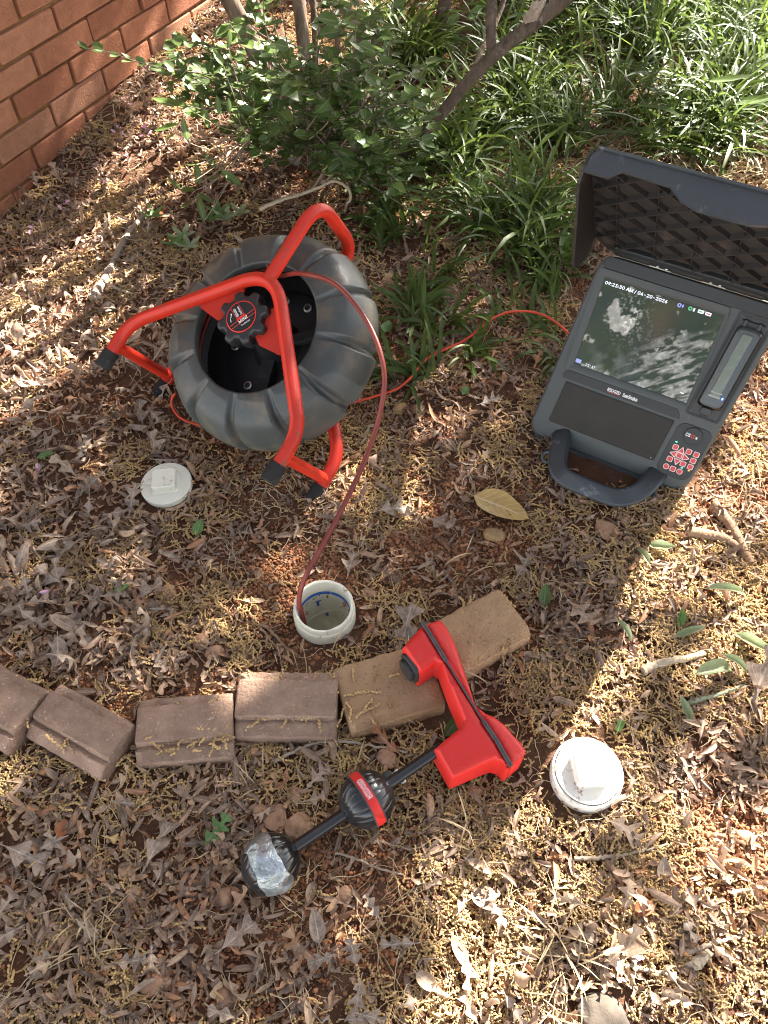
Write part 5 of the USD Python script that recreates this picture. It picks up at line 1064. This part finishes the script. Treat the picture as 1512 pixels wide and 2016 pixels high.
# ------------------------------------------------------------------ the tree outside the picture whose crown shades the bed
LIT = [([(380, 60), (430, 0), (430, -200), (900, -200), (800, 60), (720, 150), (640, 200), (560, 260), (520, 330), (450, 420), (380, 470), (330, 560), (330, 650), (210, 690), (120, 740), (60, 830), (-200, 830), (-200, 600), (40, 560), (80, 480), (180, 400), (230, 300), (330, 190), (250, 190), (300, 120)], .98),
       ([(1620, 600), (1490, 690), (1440, 780), (1390, 900), (1350, 960), (1290, 1010), (1260, 1090), (1195, 1190), (1200, 1270), (1130, 1350), (1075, 1440), (1065, 1500), (1075, 1560), (985, 1620), (960, 1690), (930, 1760), (880, 1800), (850, 1860), (825, 1960), (815, 2200), (1900, 2200), (1900, 600)], .97),
       ([(1140, -300), (1700, -300), (1700, 460), (1400, 440), (1220, 330), (1120, 200)], .98), ([(800, -200), (1140, -200), (1130, 240), (1000, 300), (860, 240), (780, 90)], .78), ([(470, 240), (860, 200), (980, 330), (940, 470), (760, 480), (560, 430)], .72), ([(860, 460), (1100, 420), (1120, 620), (900, 640)], .35), ([(520, 1010), (630, 900), (700, 1000), (600, 1085)], .55), ([(780, 870), (850, 860), (840, 920), (780, 910)], .8), ([(190, 1330), (240, 1300), (290, 1370), (230, 1400)], .85), ([(110, 1420), (160, 1390), (190, 1420), (150, 1460)], .7), ([(460, 1230), (540, 1200), (530, 1270), (470, 1290)], .6), ([(20, 1620), (60, 1610), (60, 1660), (20, 1660)], .7), ([(310, 1650), (345, 1640), (350, 1690), (320, 1700)], .6)]
DIM = [([(1000, 1570), (1190, 1600), (1320, 1640), (1330, 1740), (1150, 1800), (1060, 1720)], .6), ([(1290, 1060), (1460, 1075), (1500, 1120), (1300, 1160)], .5), ([(1060, 1850), (1130, 1800), (1180, 1850), (1100, 1900)], .5)]
g = np.random.default_rng(21); n = 46000
gx, gy = g.uniform(-3.4, 3.2, n), g.uniform(-1.2, 4.6, n)
G = np.c_[gx, gy, np.zeros(n)]; pp = proj(G); vis = (pp[:, 0] > -150) & (pp[:, 0] < 1700) & (pp[:, 1] > -200) & (pp[:, 1] < 2200) & (gy > -.1)
keep = np.where(vis, 1.0, np.clip((meshkit.noise(G * 2.2 + 4, 6) - .35) * 3, .0, .8))
for poly, o_ in LIT:
    k = inpoly(pp, poly)
    for dx, dy in ((32, 0), (-32, 0), (0, 26), (0, -26)): k = k | inpoly(pp + [dx, dy], poly)   # a leaf that hangs over the rim of a gap would close it
    k &= vis; keep = np.where(k, 1 - o_, keep)
for poly, o_ in DIM:
    k = inpoly(pp, poly) & vis; keep = np.where(k, 1 - o_, keep)
k = inpoly(pp, LIT[1][0]) & vis & (pp[:, 1] > 1050); keep = np.where(k, np.maximum(keep, .40 * np.clip((meshkit.noise(G * 6.5 + 2, 12) - .57) * 6, 0, 1) * (pp[:, 0] > 1230)), keep)
for fx, fy, fr, fo in ((560, 1000, 60, .6), (640, 960, 45, .7), (905, 860, 35, .6), (1010, 930, 30, .6), (900, 1010, 40, .45), (120, 1420, 45, .75), (560, 1390, 45, .5), (740, 1350, 50, .4), (930, 1230, 50, .45), (60, 1640, 35, .7), (330, 1660, 30, .6), (220, 1350, 55, .8), (500, 1240, 45, .6), (430, 1290, 35, .5), (180, 930, 45, .5), (60, 960, 40, .5),
                       (700, 640, 40, .6), (620, 780, 35, .6), (540, 560, 30, .5), (800, 1720, 45, .4), (600, 1800, 40, .4), (1040, 1130, 45, .4), (760, 1060, 45, .4), (1120, 1010, 40, .4), (820, 700, 50, .5), (940, 740, 45, .5), (300, 1130, 45, .4), (150, 1130, 40, .4), (1190, 780, 30, .3), (1270, 860, 25, .3)):
    k = np.hypot(pp[:, 0] - fx, (pp[:, 1] - fy) * 1.15) < fr + 22; keep = np.where(k & vis, np.minimum(keep, 1 - fo), keep)
k = g.random(n) < keep; G = G[k]; n = len(G)
h = 2.5 + 1.5 * meshkit.noise(G * 1.7, 8) + g.uniform(0, .35, n)
P = G + SUN * (h / SUN[2])[:, None]
CL = [leaf(.110, .074, 'broad', .4, .1, .2, s, 5) for s in range(4)]
tree = thing('shade_tree', 'tall leafy tree standing outside the picture whose crown shades the bed', 'tree')
scatter('crown', CL, M['crown_leaf'], P, quats(g.normal(0, .5, n), g.normal(0, .5, n), g.uniform(0, 6.28, n)), g.uniform(.6, 1.05, n), g.integers(0, 4, n), None, tree)
tb = np.array([3.6, 7.6, float(gz(3.6, 7.6))])
def limb(P, r): return tube(spline(P, 24), np.linspace(r[0], r[1], 24), 12)
obj('trunk', limb([tb + [0, 0, -.1], tb + [-.1, -.1, 1.2], tb + [-.3, -.3, 2.4], tb + [-.7, -.8, 3.4]], (.15, .08)), M['bark_dark'], tree, True)
for q in ([2.2, 5.2, 3.6], [3.4, 4.6, 3.4], [1.0, 6.2, 3.6], [3.9, 6.0, 3.8], [.6, 4.4, 3.3]): obj('limb', limb([tb + [-.3, -.3, 2.4], (tb + [-.3, -.3, 2.4] + np.array(q)) / 2 + [0, 0, .25], np.array(q)], (.06, .015)), M['bark_dark'], tree, True)
print('crown', n, 'bricks', nbr)
